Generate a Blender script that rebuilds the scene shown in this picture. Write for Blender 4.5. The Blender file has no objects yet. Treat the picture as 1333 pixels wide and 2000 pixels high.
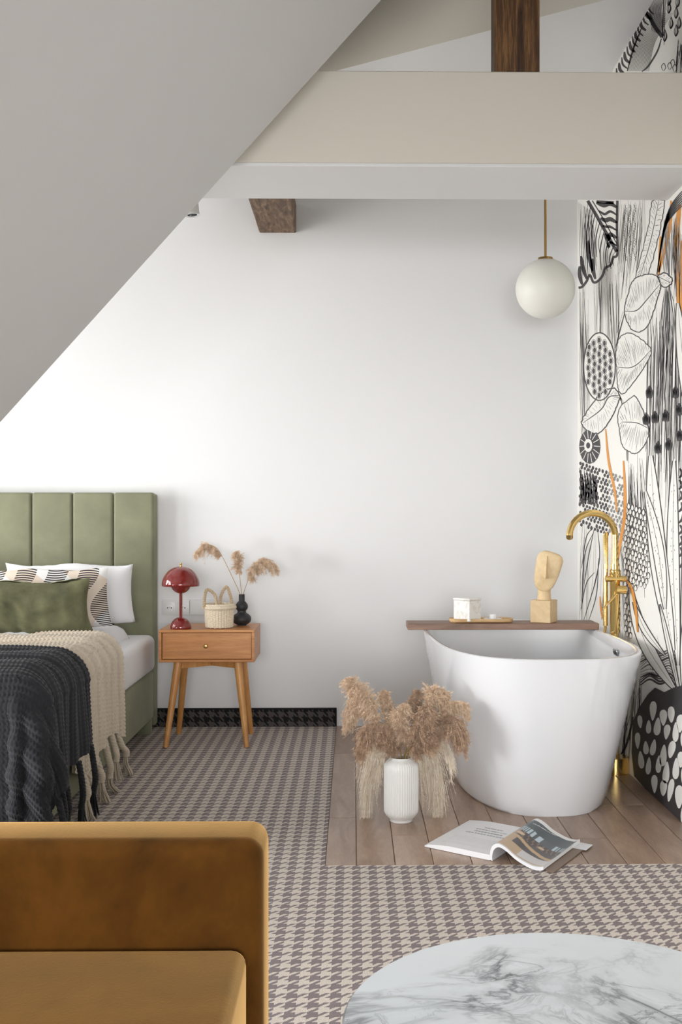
import bpy, bmesh, math, random
import numpy as np
from mathutils import Vector, Matrix, noise
R = math.radians
random.seed(7)
scene = bpy.context.scene

# ------------------------------------------------------------------ camera
F, CY, YAW, H = 2150.0, 1010.0, R(0.8), 1.10
CX = 690.0 + F * math.tan(YAW)
cam_d = bpy.data.cameras.new('camera'); cam = bpy.data.objects.new('camera', cam_d)
scene.collection.objects.link(cam); scene.camera = cam
cam.location = (0, 0, H); cam.rotation_euler = (R(90), 0, -YAW)
cam_d.sensor_fit = 'VERTICAL'; cam_d.sensor_height = 36; cam_d.lens = F * 36 / 2000
cam_d.shift_x = -(CX - 666.5) / 2000; cam_d.shift_y = (CY - 1000) / 2000
cam_d.clip_start = 0.05

# ------------------------------------------------------------------ light
world = bpy.data.worlds.new('world'); scene.world = world; world.use_nodes = True
bg = world.node_tree.nodes['Background']
bg.inputs[0].default_value = (0.86, 0.93, 1.0, 1); bg.inputs[1].default_value = 1.0
def area(name, loc, rot, sx, sy, power, col):
    d = bpy.data.lights.new(name, 'AREA'); d.shape = 'RECTANGLE'; d.size = sx; d.size_y = sy
    d.energy = power; d.color = col
    o = bpy.data.objects.new(name, d); scene.collection.objects.link(o)
    o.location = loc; o.rotation_euler = rot
    return o
# daylight entering the dormer window left of the bed
area('daylight_dormer', (-4.6, 4.25, 1.35), (0, R(-90), 0), 1.8, 2.6, 205, (1.0, 0.985, 0.955))
# fill light through a low side window added left of the sofa
area('fill_side_window', (-3.7, 2.55, 0.75), (0, R(-90), 0), 1.3, 1.9, 290, (0.985, 0.99, 1.0))
# daylight of the roof window in the slope left of the camera
area('daylight_roof_window', (-1.12, 1.35, 2.10), (0, R(-48), 0), 1.0, 1.0, 28, (0.97, 0.985, 1.0))
# soft fill through an unseen window added in the end wall
area('fill_rear_window', (0.0, -4.60, 1.35), (R(90), 0, 0), 3.2, 1.5, 500, (0.975, 0.985, 1.0))
scene.view_settings.view_transform = 'Standard'; scene.view_settings.look = 'None'
scene.view_settings.gamma = 1; scene.view_settings.use_curve_mapping = False
scene.view_settings.exposure = 0.07

# ------------------------------------------------------------------ projection helpers (pixel of a 1333x2000 frame -> point of the room)
_r = Vector((math.cos(YAW), -math.sin(YAW), 0)); _f = Vector((math.sin(YAW), math.cos(YAW), 0))
CAM = Vector((0, 0, H))
def ray(px, py): return _f + _r * ((px - CX) / F) + Vector((0, 0, -(py - CY) / F))
def U(px, py, Y): d = ray(px, py); return CAM + d * (Y / d.y)
def UX(px, py, X): d = ray(px, py); return CAM + d * (X / d.x)
def UZ(px, py, z): d = ray(px, py); return CAM + d * ((z - H) / d.z)

# ------------------------------------------------------------------ materials
def srgb(r, g, b):
    f = lambda c: (c / 255 / 12.92) if c / 255 <= 0.04045 else ((c / 255 + 0.055) / 1.055) ** 2.4
    return (f(r), f(g), f(b), 1)
class NT:
    def __init__(s, name):
        s.m = bpy.data.materials.new(name); s.m.use_nodes = True; s.t = s.m.node_tree
        s.p = s.t.nodes['Principled BSDF']
    def n(s, typ, **kw):
        nd = s.t.nodes.new(typ)
        for k, v in kw.items(): setattr(nd, k, v)
        return nd
    def l(s, a, b): s.t.links.new(a, b)
    def set(s, sock, v):
        if hasattr(v, 'is_output') or hasattr(v, 'links'): s.l(v, sock)
        else: sock.default_value = v
    def math(s, op, a, b=0.0, c=None):
        nd = s.n('ShaderNodeMath', operation=op)
        s.set(nd.inputs[0], a); s.set(nd.inputs[1], b)
        if c is not None: s.set(nd.inputs[2], c)
        return nd.outputs[0]
    def mix(s, f, a, b, mode='MIX'):
        nd = s.n('ShaderNodeMix', data_type='RGBA', blend_type=mode)
        s.set(nd.inputs[0], f); s.set(nd.inputs[6], a); s.set(nd.inputs[7], b)
        return nd.outputs[2]
    def coord(s, kind='Object', scale=(1, 1, 1), rot=(0, 0, 0), loc=(0, 0, 0)):
        c = s.n('ShaderNodeTexCoord'); mp = s.n('ShaderNodeMapping')
        mp.inputs['Scale'].default_value = scale; mp.inputs['Rotation'].default_value = rot
        mp.inputs['Location'].default_value = loc
        s.l(c.outputs[kind], mp.inputs[0]); return mp.outputs[0]
    def noise(s, vec, scale, detail=3, rough=0.5, dist=0.0):
        nd = s.n('ShaderNodeTexNoise'); s.l(vec, nd.inputs['Vector'])
        nd.inputs['Scale'].default_value = scale; nd.inputs['Detail'].default_value = detail
        nd.inputs['Roughness'].default_value = rough; nd.inputs['Distortion'].default_value = dist
        return nd.outputs['Fac']
    def ramp(s, fac, stops):
        nd = s.n('ShaderNodeValToRGB'); s.l(fac, nd.inputs[0]); e = nd.color_ramp.elements
        while len(e) < len(stops): e.new(0.5)
        for i, (p, c) in enumerate(stops): e[i].position = p; e[i].color = c if len(c) == 4 else (*c, 1)
        return nd.outputs[0]
    def bump(s, h, strength=0.3, dist=0.01):
        nd = s.n('ShaderNodeBump'); nd.inputs['Strength'].default_value = strength
        nd.inputs['Distance'].default_value = dist; s.l(h, nd.inputs['Height'])
        s.l(nd.outputs[0], s.p.inputs['Normal'])
    def base(s, c): s.set(s.p.inputs['Base Color'], c)
    def P(s, **kw):
        for k, v in kw.items(): s.set(s.p.inputs[k.replace('_', ' ')], v)
        return s
def plain(name, col, rough=0.5, metal=0.0, **kw):
    t = NT(name); t.base(col); t.P(Roughness=rough, Metallic=metal)
    for k, v in kw.items(): t.p.inputs[k.replace('_', ' ')].default_value = v
    return t.m
def plaster(name, col):
    t = NT(name); v = t.coord('Object')
    n = t.noise(v, 6, 4)
    t.base(t.mix(n, [c * 0.985 for c in col[:3]] + [1], col)); t.P(Roughness=0.75)
    t.bump(t.noise(v, 180, 2), 0.05, 0.002); return t.m
def wood(name, c1, c2, c3, scale=(1, 12, 12), rough=0.45, ring=2.2, bump=0.15, seed=0.0, rnd=0.0):
    t = NT(name); v = t.coord('Object', scale=scale, loc=(seed, seed * 1.7, seed * .6))
    if rnd:
        oi = t.n('ShaderNodeObjectInfo'); vm = t.n('ShaderNodeVectorMath', operation='ADD')
        cb = t.n('ShaderNodeCombineXYZ'); t.l(t.math('MULTIPLY', oi.outputs['Random'], 37.0), cb.inputs[0])
        t.l(t.math('MULTIPLY', oi.outputs['Random'], 91.0), cb.inputs[1])
        t.l(v, vm.inputs[0]); t.l(cb.outputs[0], vm.inputs[1]); v = vm.outputs[0]
    a = t.noise(v, ring, 5, 0.6, 0.9); b = t.noise(v, ring * 9, 3, 0.6, 0.3)
    f = t.math('ADD', t.math('MULTIPLY', a, 0.75), t.math('MULTIPLY', b, 0.25))
    col = t.ramp(f, [(0.32, c1), (0.5, c2), (0.68, c3)])
    if rnd:
        col = t.mix(t.math('MULTIPLY', oi.outputs['Random'], rnd), col, (c1[0] * .75, c1[1] * .72, c1[2] * .70, 1))
    t.base(col); t.P(Roughness=rough); t.bump(b, bump, 0.002); return t.m
def velvet(name, dark, light, tint, sheen=0.8, scale=5.0):
    t = NT(name); v = t.coord('Object')
    a = t.noise(v, scale, 5, 0.6, 0.25); b = t.noise(v, 260, 2)
    t.base(t.ramp(a, [(0.3, dark), (0.62, light)])); t.P(Roughness=0.85)
    t.p.inputs['Sheen Weight'].default_value = sheen; t.p.inputs['Sheen Roughness'].default_value = 0.35
    t.p.inputs['Sheen Tint'].default_value = tint
    t.bump(t.math('ADD', b, t.math('MULTIPLY', a, 2.0)), 0.12, 0.002); return t.m
def houndstooth(name, dark, light, sx, sy, plane='XY', flip=1.0, amp=1.0):
    """2/2 twill of four dark and four light threads"""
    t = NT(name); c = t.n('ShaderNodeTexCoord'); sp = t.n('ShaderNodeSeparateXYZ')
    wob = t.n('ShaderNodeTexNoise'); wob.inputs['Scale'].default_value = 90
    vm = t.n('ShaderNodeVectorMath', operation='MULTIPLY_ADD')
    t.l(c.outputs['Object'], wob.inputs['Vector']); t.l(wob.outputs['Color'], vm.inputs[0])
    vm.inputs[1].default_value = (0.004 * amp,) * 3; t.l(c.outputs['Object'], vm.inputs[2])
    t.l(vm.outputs[0], sp.inputs[0])
    ax, ay = (sp.outputs[0], sp.outputs[1]) if plane == 'XY' else (sp.outputs[0], sp.outputs[2])
    u = t.math('MULTIPLY', ax, 8 / sx); v = t.math('MULTIPLY', ay, 8 / sy * flip)
    fm = lambda a, m: t.math('FLOORED_MODULO', a, m)
    over = t.math('LESS_THAN', fm(t.math('SUBTRACT', u, v), 4.0), 2.0)
    wu = t.math('LESS_THAN', fm(u, 8.0), 4.0); wv = t.math('LESS_THAN', fm(v, 8.0), 4.0)
    pat = t.math('ADD', t.math('MULTIPLY', over, wu), t.math('MULTIPLY', t.math('SUBTRACT', 1.0, over), wv))
    g = t.n('ShaderNodeTexNoise'); g.inputs['Scale'].default_value = 420; g.inputs['Detail'].default_value = 3
    t.l(c.outputs['Object'], g.inputs['Vector'])
    col = t.mix(pat, light, dark)
    col = t.mix(1.0, col, t.ramp(g.outputs['Fac'], [(0.3, (0.62, 0.62, 0.62)), (0.65, (1.16, 1.16, 1.16))]), 'MULTIPLY')
    t.base(col); t.P(Roughness=0.95); t.bump(g.outputs['Fac'], 0.5, 0.003); return t.m
M = {}
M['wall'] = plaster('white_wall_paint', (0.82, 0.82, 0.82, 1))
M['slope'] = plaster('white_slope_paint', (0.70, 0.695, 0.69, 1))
M['beam'] = plaster('shade_toned_beam_paint', (0.75, 0.705, 0.615, 1))  # beige of the shaded front faces put into the colour; beam underside stays white
M['carpet'] = houndstooth('houndstooth_carpet', srgb(132, 121, 121), srgb(212, 201, 190), 0.0505, 0.0485)
M['skirting'] = houndstooth('dark_houndstooth_skirting', srgb(16, 16, 18), srgb(84, 78, 74), 0.052, 0.052, 'XZ', -1.0, 0.6)
M['binding'] = plain('black_carpet_binding', srgb(22, 21, 22), 0.9)
M['timber'] = wood('dark_stained_timber', (0.020, 0.009, 0.004), (0.10, 0.045, 0.016), (0.34, 0.17, 0.06), (16, 16, .9), 0.45, 3.0, 0.5)
M['timber_rough'] = wood('rough_brown_timber', (0.05, 0.026, 0.013), (0.15, 0.09, 0.052), (0.33, 0.22, 0.14), (14, 2.4, 5), 0.7, 3.0, 0.5, 3.0)
M['plank'] = wood('brown_wood_look_plank', srgb(140, 116, 98), srgb(172, 145, 125), srgb(198, 171, 150), (9, 1.6, 6), 0.30, 1.6, 0.1, 0.0, 0.55)
M['grout'] = plain('pale_grout', srgb(138, 116, 98), 0.8)
M['oak'] = wood('honey_oak_veneer', srgb(158, 98, 48), srgb(188, 126, 68), srgb(206, 148, 88), (1.1, 14, 14), 0.38, 2.0, 0.06)
M['oak_leg'] = wood('honey_oak_leg', srgb(182, 122, 62), srgb(204, 146, 84), srgb(218, 164, 102), (14, 14, 1), 0.4, 1.6, 0.05)
M['walnut'] = wood('brown_shelf_wood', srgb(104, 78, 62), srgb(134, 104, 86), srgb(158, 128, 108), (1.3, 14, 14), 0.5, 2.0, 0.08)
M['tray'] = wood('pale_tray_wood', srgb(190, 152, 104), srgb(212, 176, 128), srgb(226, 194, 150), (1.5, 14, 14), 0.5, 2.0, 0.05)
M['sculpture'] = wood('pale_carved_wood', srgb(204, 176, 134), srgb(220, 194, 152), srgb(230, 208, 168), (5, 5, 5), 0.6, 1.4, 0.12)
M['velvet_green'] = velvet('sage_green_velvet', srgb(116, 117, 95), srgb(136, 137, 111), srgb(190, 192, 172), 0.35, 3.5)
M['velvet_olive'] = velvet('olive_green_velvet', srgb(62, 62, 40), srgb(106, 105, 75), srgb(185, 185, 150), 0.5, 7.0)
M['velvet_ochre'] = velvet('ochre_velvet', srgb(54, 31, 5), srgb(88, 54, 14), srgb(252, 204, 134), 1.0, 6.5)
M['velvet_ochre'].node_tree.nodes['Principled BSDF'].inputs['Specular IOR Level'].default_value = 0.08
M['sheet'] = plain('white_bed_linen', (0.80, 0.80, 0.815, 1), 0.85, Sheen_Weight=0.2)
M['tub'] = plain('white_tub_acrylic', (0.76, 0.77, 0.79, 1), 0.12, Coat_Weight=0.3)
M['gold'] = plain('polished_brass', srgb(238, 204, 132), 0.16, 1.0)
M['brass'] = plain('satin_brass', srgb(190, 155, 100), 0.3, 1.0)
M['chrome'] = plain('dark_chrome', (0.35, 0.35, 0.36, 1), 0.2, 1.0)
M['chrome_dark'] = plain('overflow_slot', (0.02, 0.02, 0.02, 1), 0.4)
M['red'] = plain('burgundy_lacquer', srgb(122, 32, 28), 0.12, Coat_Weight=0.6)
M['black_clay'] = plain('matt_black_clay', srgb(42, 41, 43), 0.55)
M['plastic'] = plain('white_socket_plastic', (0.80, 0.80, 0.79, 1), 0.35)
M['dark'] = plain('dark_hole', (0.01, 0.01, 0.01, 1), 0.6)
M['opal'] = plain('opal_glass', (0.83, 0.82, 0.76, 1), 0.42)
M['ceramic'] = plain('white_ribbed_ceramic', (0.80, 0.795, 0.77, 1), 0.3)
M['porcelain'] = plain('white_porcelain', (0.85, 0.85, 0.85, 1), 0.2)
M['rope'] = plain('natural_seagrass', srgb(222, 209, 186), 0.9)
M['rope_dark'] = plain('natural_seagrass_handle', srgb(190, 168, 138), 0.9)
M['wool'] = plain('cream_wool', srgb(202, 188, 168), 0.95, Sheen_Weight=0.3)
M['wool_dark'] = plain('charcoal_wool', srgb(33, 34, 38), 0.95, Sheen_Weight=0.15)
M['metal_white'] = plain('white_powder_coat', (0.78, 0.78, 0.78, 1), 0.4)
M['paper_edge'] = plain('paper_edge', (0.74, 0.74, 0.75, 1), 0.8)
M['ink'] = plain('black_ink_print', (0.045, 0.041, 0.044, 1), 0.6)
M['ink_grey'] = plain('grey_ink_print', (0.27, 0.26, 0.25, 1), 0.6)
M['ink_orange'] = plain('orange_ink_print', srgb(222, 150, 66), 0.6)
M['paper'] = plaster('wallpaper_ground', (0.88, 0.865, 0.82, 1))
M['frame'] = plain('white_window_frame', (0.8, 0.8, 0.8, 1), 0.4)
t = NT('window_glass'); t.base((1, 1, 1, 1)); t.P(Roughness=0.0, Alpha=0.12); M['glass'] = t.m
def plume_mat(name, a, b, c):
    t = NT(name); v = t.coord('Object'); t.base(t.ramp(t.noise(v, 60, 2), [(0.3, a), (0.5, b), (0.7, c)]))
    t.P(Roughness=0.9, Subsurface_Weight=0.0); t.p.inputs['Sheen Weight'].default_value = 0.3; return t.m
M['plume'] = plume_mat('dried_pampas', srgb(200, 168, 136), srgb(226, 197, 166), srgb(242, 222, 198))
M['plume_dark'] = plume_mat('darker_dried_pampas', srgb(156, 124, 98), srgb(190, 158, 130), srgb(220, 192, 164))
M['plume_pale'] = plume_mat('silky_pale_pampas', srgb(232, 214, 190), srgb(244, 230, 210), srgb(252, 244, 230))
M['stem'] = plain('dry_straw_stem', srgb(176, 146, 100), 0.8)
def attr_mat(name, rough=0.4):
    t = NT(name); a = t.n('ShaderNodeAttribute'); a.attribute_name = 'print'; t.base(a.outputs['Color']); t.P(Roughness=rough); return t.m
M['print'] = attr_mat('magazine_print', 0.35)
# marble: white with grey veins
t = NT('white_grey_marble'); v = t.coord('Object')
w = t.noise(v, 3.2, 5, 0.6, 1.6)
vein = t.math('ABSOLUTE', t.math('SUBTRACT', w, 0.5))
v2 = t.coord('Object', scale=(1.0, 1.7, 1), rot=(0, 0, 0.6), loc=(3, 1, 0))
w2 = t.noise(v2, 6.5, 6, 0.62, 1.1); vein2 = t.math('ABSOLUTE', t.math('SUBTRACT', w2, 0.5))
msk = t.ramp(t.noise(v, 2.6, 3, 0.5, 0.3), [(0.43, (0, 0, 0)), (0.56, (1, 1, 1))])
f1 = t.ramp(vein, [(0.0, (1, 1, 1)), (0.04, (0.30, 0.30, 0.30)), (0.13, (0, 0, 0))])
f2 = t.ramp(vein2, [(0.0, (0.8, 0.8, 0.8)), (0.022, (0.25, 0.25, 0.25)), (0.07, (0, 0, 0))])
ff = t.math('MULTIPLY', t.math('MAXIMUM', f1, f2), msk)
clr = t.mix(t.noise(v, 5, 4), (0.60, 0.64, 0.66, 1), (0.68, 0.71, 0.72, 1))
t.base(t.mix(ff, clr, (0.13, 0.14, 0.15, 1))); t.P(Roughness=0.22); M['marble'] = t.m
# box marble, faint
t = NT('faint_white_marble'); v = t.coord('Object')
t.base(t.ramp(t.noise(v, 30, 5, 0.6, 1.5), [(0.35, (0.70, 0.67, 0.62)), (0.5, (0.84, 0.83, 0.80))])); t.P(Roughness=0.3); M['box'] = t.m
# patterned pillow
t = NT('striped_ikat_cotton'); v = t.coord('Object'); sp = t.n('ShaderNodeSeparateXYZ'); t.l(v, sp.inputs[0])
X, Z = sp.outputs[0], sp.outputs[2]
wav = t.math('MULTIPLY', t.math('SINE', t.math('MULTIPLY', X, 21.0)), 0.012)
bands = t.math('LESS_THAN', t.math('FRACT', t.math('MULTIPLY', t.math('ADD', Z, wav), 95.0)), 0.52)
blob = t.math('SINE', t.math('ADD', t.math('MULTIPLY', X, 44.0), t.math('MULTIPLY', t.math('SINE', t.math('MULTIPLY', Z, 17.0)), 2.2)))
m1 = t.math('GREATER_THAN', blob, -0.42)
edge = t.math('SUBTRACT', 1.0, t.math('MULTIPLY', t.math('GREATER_THAN', blob, -0.42), 1.0))
blob2 = t.math('SINE', t.math('ADD', t.math('MULTIPLY', X, 22.0), t.math('MULTIPLY', t.math('COSINE', t.math('MULTIPLY', Z, 19.0)), 1.4)))
pinkm = t.math('LESS_THAN', blob2, 0.1)
grd = t.mix(pinkm, (0.80, 0.79, 0.77, 1), srgb(222, 206, 190))
t.base(t.mix(t.math('MULTIPLY', bands, m1), grd, srgb(52, 46, 46))); t.P(Roughness=0.9); M['ikat'] = t.m

# ------------------------------------------------------------------ object helpers
WL = {}
def props(o, label=None, cat=None, group=None, kind=None):
    if label: o['label'] = label
    if cat: o['category'] = cat
    if group: o['group'] = group
    if kind: o['kind'] = kind
    return o
def thing(name, label, cat, loc, group=None):
    o = bpy.data.objects.new(name, None); scene.collection.objects.link(o); o.empty_display_size = 0.05
    o.location = loc; WL[o.name] = Vector(loc); return props(o, label, cat, group)
class MB:
    def __init__(s): s.bm = bmesh.new()
    def geo(s, verts, faces, M4=None):
        vs = [s.bm.verts.new(M4 @ Vector(v) if M4 else v) for v in verts]
        for f in faces:
            try: s.bm.faces.new([vs[i] for i in f])
            except ValueError: pass
        return s
    def box(s, lo, hi, bev=0.0, seg=2, M4=None):
        b = bmesh.new(); bmesh.ops.create_cube(b, size=1)
        c = [(lo[i] + hi[i]) / 2 for i in range(3)]; d = [hi[i] - lo[i] for i in range(3)]
        for v in b.verts: v.co = Vector((v.co[i] * d[i] + c[i] for i in range(3)))
        if bev: bmesh.ops.bevel(b, geom=b.edges[:], offset=bev, segments=seg, profile=0.5, affect='EDGES')
        if M4: b.transform(M4)
        s.add(b); return s
    def add(s, b):
        me = bpy.data.meshes.new('tmp'); b.to_mesh(me); b.free(); s.bm.from_mesh(me); bpy.data.meshes.remove(me)
    def lathe(s, prof, n=48, c=(0, 0, 0), M4=None, fn=None):
        vs = []; fs = []; k = len(prof)
        for i in range(n):
            a = 2 * math.pi * i / n
            for r, z in prof:
                rr = fn(r, z, a) if fn else r
                vs.append((c[0] + rr * math.cos(a), c[1] + rr * math.sin(a), c[2] + z))
        for i in range(n):
            j = (i + 1) % n
            for q in range(k - 1): fs.append((i * k + q, j * k + q, j * k + q + 1, i * k + q + 1))
        s.geo(vs, fs, M4); return s
    def tube(s, pts, rad, n=10, cap=True):
        pts = [Vector(p) for p in pts]; m = len(pts); rad = rad if hasattr(rad, '__len__') else [rad] * m
        vs = []; fs = []; nrm = None
        for i, p in enumerate(pts):
            tg = (pts[min(i + 1, m - 1)] - pts[max(i - 1, 0)]).normalized()
            if nrm is None: nrm = tg.orthogonal().normalized()
            nrm = (nrm - tg * nrm.dot(tg)).normalized(); bn = tg.cross(nrm)
            for k in range(n):
                a = 2 * math.pi * k / n; vs.append(p + (nrm * math.cos(a) + bn * math.sin(a)) * rad[i])
        for i in range(m - 1):
            for k in range(n):
                k2 = (k + 1) % n; fs.append((i * n + k, i * n + k2, (i + 1) * n + k2, (i + 1) * n + k))
        if cap: fs.append(tuple(range(n - 1, -1, -1))); fs.append(tuple((m - 1) * n + k for k in range(n)))
        s.geo(vs, fs); return s
def make(name, mb, mat, parent=None, smooth=True, auto=35, label=None, cat=None, group=None, kind=None, origin=None):
    """link what mb holds as one mesh object; vertices come in world coordinates"""
    b = mb.bm if isinstance(mb, MB) else mb
    bmesh.ops.remove_doubles(b, verts=b.verts[:], dist=1e-6)
    bmesh.ops.recalc_face_normals(b, faces=b.faces[:])
    base = WL[parent.name] if parent else Vector(origin or (0, 0, 0))
    org = Vector(origin) if origin else base
    for v in b.verts: v.co -= org
    me = bpy.data.meshes.new(name); b.to_mesh(me); b.free()
    me.materials.append(M[mat] if isinstance(mat, str) else mat)
    return link(name, me, parent, org, smooth, auto, label, cat, group, kind)
def link(name, me, parent, org, smooth, auto, label, cat, group, kind):
    if smooth:
        for p in me.polygons: p.use_smooth = True
        if auto: me.set_sharp_from_angle(angle=R(auto))
    o = bpy.data.objects.new(name, me); scene.collection.objects.link(o)
    if parent: o.parent = parent; o.location = org - WL[parent.name]
    else: o.location = org
    WL[o.name] = Vector(org)
    return props(o, label, cat, group, kind)
def npmesh(name, verts, faces, mat, parent=None, smooth=True, **kw):
    org = WL[parent.name] if parent else Vector(kw.get('origin') or (0, 0, 0))
    v = np.asarray(verts, float) - np.array(org)
    me = bpy.data.meshes.new(name); me.from_pydata(v.tolist(), [], [tuple(int(i) for i in f) for f in faces]); me.update()
    me.materials.append(M[mat] if isinstance(mat, str) else mat)
    return link(name, me, parent, Vector(org), smooth, 0, kw.get('label'), kw.get('cat'), kw.get('group'), kw.get('kind'))
def grid_faces(nu, nv, off=0):
    return [(off + i * nv + j, off + (i + 1) * nv + j, off + (i + 1) * nv + j + 1, off + i * nv + j + 1) for i in range(nu - 1) for j in range(nv - 1)]
def crom(pts, n=8):
    """Catmull-Rom through the points"""
    P_ = [np.array(p, float) for p in pts]; P_ = [2 * P_[0] - P_[1]] + P_ + [2 * P_[-1] - P_[-2]]; out = []
    for i in range(1, len(P_) - 2):
        for k in range(n):
            t_ = k / n; a, b, c, d = P_[i - 1:i + 3]
            out.append(0.5 * ((2 * b) + (c - a) * t_ + (2 * a - 5 * b + 4 * c - d) * t_ ** 2 + (3 * b - a - 3 * c + d) * t_ ** 3))
    out.append(P_[-2]); return out

# ================================================================== THE ROOM
XR, YB, YE = 1.187, 5.80, 3.60          # right wall, back wall, far edge of the near roof slope
XL, YF = -2.95, -2.0
WX, WY = -0.089, 3.478                  # corner of the plank floor
_a, _b = U(0, 825, YE), U(745, 0, YE); SX, SZ = _a.x, _a.z; K = (_b.z - _a.z) / (_b.x - _a.x)       # slope: z = SZ + K (x - SX)
sz = lambda x: SZ + K * (x - SX)
sx = lambda z: SX + (z - SZ) / K
CZ, TOP, DZ = 3.14, 3.90, 2.90
T = 0.12
# floor: fitted carpet, L shaped round the plank floor
b = MB(); b.box((XL, YF, -0.03), (XR, WY, 0)); b.box((XL, WY, -0.03), (WX, YB, 0))
floor = make('floor', b, 'carpet', smooth=False, kind='structure', label='grey and cream houndstooth carpet with a plank floor under the bathtub')
b = MB(); b.box((WX, WY, -0.03), (XR, YB, -0.004)); make('grout', b, 'grout', floor, False)
edges = [WX, 0.011] + [0.011 + 0.123 * k for k in range(1, 10)] + [XR]
joints = {0: [4.03, 5.13], 1: [4.62, 5.6], 2: [3.808, 4.91], 3: [4.36, 5.4], 4: [3.95, 5.05], 5: [4.5], 6: [3.72, 4.82], 7: [3.76, 4.86], 8: [4.193, 5.3], 9: [4.193, 5.25], 10: [4.7]}
rp = random.Random(3)
for i in range(len(edges) - 1):
    ys = [WY] + joints.get(i, [4.4]) + [YB]
    for y0, y1 in zip(ys, ys[1:]):
        b = MB(); g = 0.0012
        b.box((edges[i] + g, y0 + g, -0.006), (edges[i + 1] - g, y1 - g, rp.uniform(-0.0006, 0.0)), 0.0012, 1)
        make('plank', b, 'plank', floor, False, origin=((edges[i] + edges[i + 1]) / 2, (y0 + y1) / 2, 0))
# walls
b = MB(); b.box((XL - T, YB, -.05), (XR + T, YB + T, 4.0)); make('wall_back', b, 'wall', smooth=False, kind='structure')
b = MB(); b.box((XR, YF, -.05), (XR + T, YB, 4.0)); wall_right = make('wall_right', b, 'paper', smooth=False, kind='structure', label='wall papered with a black botanical line drawing')
def wall_with_hole(axis, at, th, lo, hi, hlo, hhi, mb):
    """axis 0: wall at x=at spanning (y,z); axis 1: wall at y=at spanning (x,z)"""
    parts = [(lo, (hlo[0], hi[1])), ((hhi[0], lo[1]), hi), ((hlo[0], lo[1]), (hhi[0], hlo[1])), ((hlo[0], hhi[1]), (hhi[0], hi[1]))]
    for (a0, z0), (a1, z1) in parts:
        if axis == 0: mb.box((min(at, at + th), a0, z0), (max(at, at + th), a1, z1))
        else: mb.box((a0, min(at, at + th), z0), (a1, max(at, at + th), z1))
b = MB(); wall_with_hole(0, XL, -T, (3.5, -.05), (YB, 4.0), (3.75, 0.65), (5.45, 2.55), b); wall_with_hole(0, XL, -T, (YF, -.05), (3.5, 4.0), (1.7, 0.22), (3.3, 1.04), b)
make('wall_left', b, 'wall', smooth=False, kind='structure')
b = MB(); wall_with_hole(1, YF, -T, (XL, -.05), (XR, 4.0), (-1.38, 0.15), (1.08, 1.75), b)
make('wall_rear', b, 'wall', smooth=False, kind='structure')
# ceilings: flat one over the tub, lower one over the dormer, high one over the near half
pan = lambda x: 5.03 - (x + 0.07) * 0.657      # plan line of the beige upstand
xc = -0.68
b = MB()
g_ = 0.0
b.geo([(xc, YB, CZ), (XR, YB, CZ), (XR, pan(XR) + g_, CZ), (xc, pan(xc) + g_, CZ), (xc, YB, CZ + T), (XR, YB, CZ + T), (XR, pan(XR) + g_, CZ + T), (xc, pan(xc) + g_, CZ + T)],
      [(3, 2, 1, 0), (4, 5, 6, 7), (0, 1, 5, 4), (1, 2, 6, 5), (2, 3, 7, 6), (3, 0, 4, 7)])
make('ceiling', b, 'wall', smooth=False, kind='structure')
b = MB(); b.box((XL, YE, DZ), (xc, YB, DZ + T)); make('ceiling_dormer', b, 'wall', smooth=False, kind='structure')
b = MB(); b.box((XL, YF, TOP), (XR, YB, TOP + T)); make('ceiling_top', b, 'wall', smooth=False, kind='structure')
b = MB(); x0, x1 = xc, XR
b.geo([(x0, pan(x0) - .0004, CZ), (x1, pan(x1) - .0004, CZ), (x1, pan(x1) - .0004, TOP), (x0, pan(x0) - .0004, TOP), (x0, pan(x0) - .003, CZ), (x1, pan(x1) - .003, CZ), (x1, pan(x1) - .003, TOP), (x0, pan(x0) - .003, TOP)],
      [(0, 1, 2, 3), (7, 6, 5, 4), (0, 4, 5, 1), (3, 2, 6, 7), (0, 3, 7, 4), (1, 5, 6, 2)])
make('wall_upstand', b, 'beam', smooth=False, kind='structure', label='beige upstand above the beam')
b = MB(); b.box((xc - .04, YE, DZ), (xc, YB, TOP)); make('wall_riser', b, 'beam', smooth=False, kind='structure')
# near roof slope with a roof window behind the left frame edge
def slope_piece(mb, xa, xb, ya, yb, th=0.03):
    n = Vector((-K, 0, 1)).normalized() * th
    v = [(xa, ya, sz(xa)), (xb, ya, sz(xb)), (xb, yb, sz(xb)), (xa, yb, sz(xa))]
    v += [tuple(Vector(p) + n) for p in v]
    mb.geo(v, [(0, 1, 2, 3), (7, 6, 5, 4), (0, 4, 5, 1), (1, 5, 6, 2), (2, 6, 7, 3), (3, 7, 4, 0)])
b = MB(); xa, xb = sx(1.10), sx(TOP)
wa, wb, ya, yb = -1.30, -0.65, 0.9, 1.85
slope_piece(b, xa, wa, YF, YE); slope_piece(b, wb, xb, YF, YE); slope_piece(b, wa, wb, YF, ya); slope_piece(b, wa, wb, yb, YE)
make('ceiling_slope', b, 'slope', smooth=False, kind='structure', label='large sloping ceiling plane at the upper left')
b = MB(); b.box((XL, YF, 1.10), (xa + .02, YE, 1.14)); make('ceiling_soffit', b, 'slope', smooth=False, kind='structure')
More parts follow.
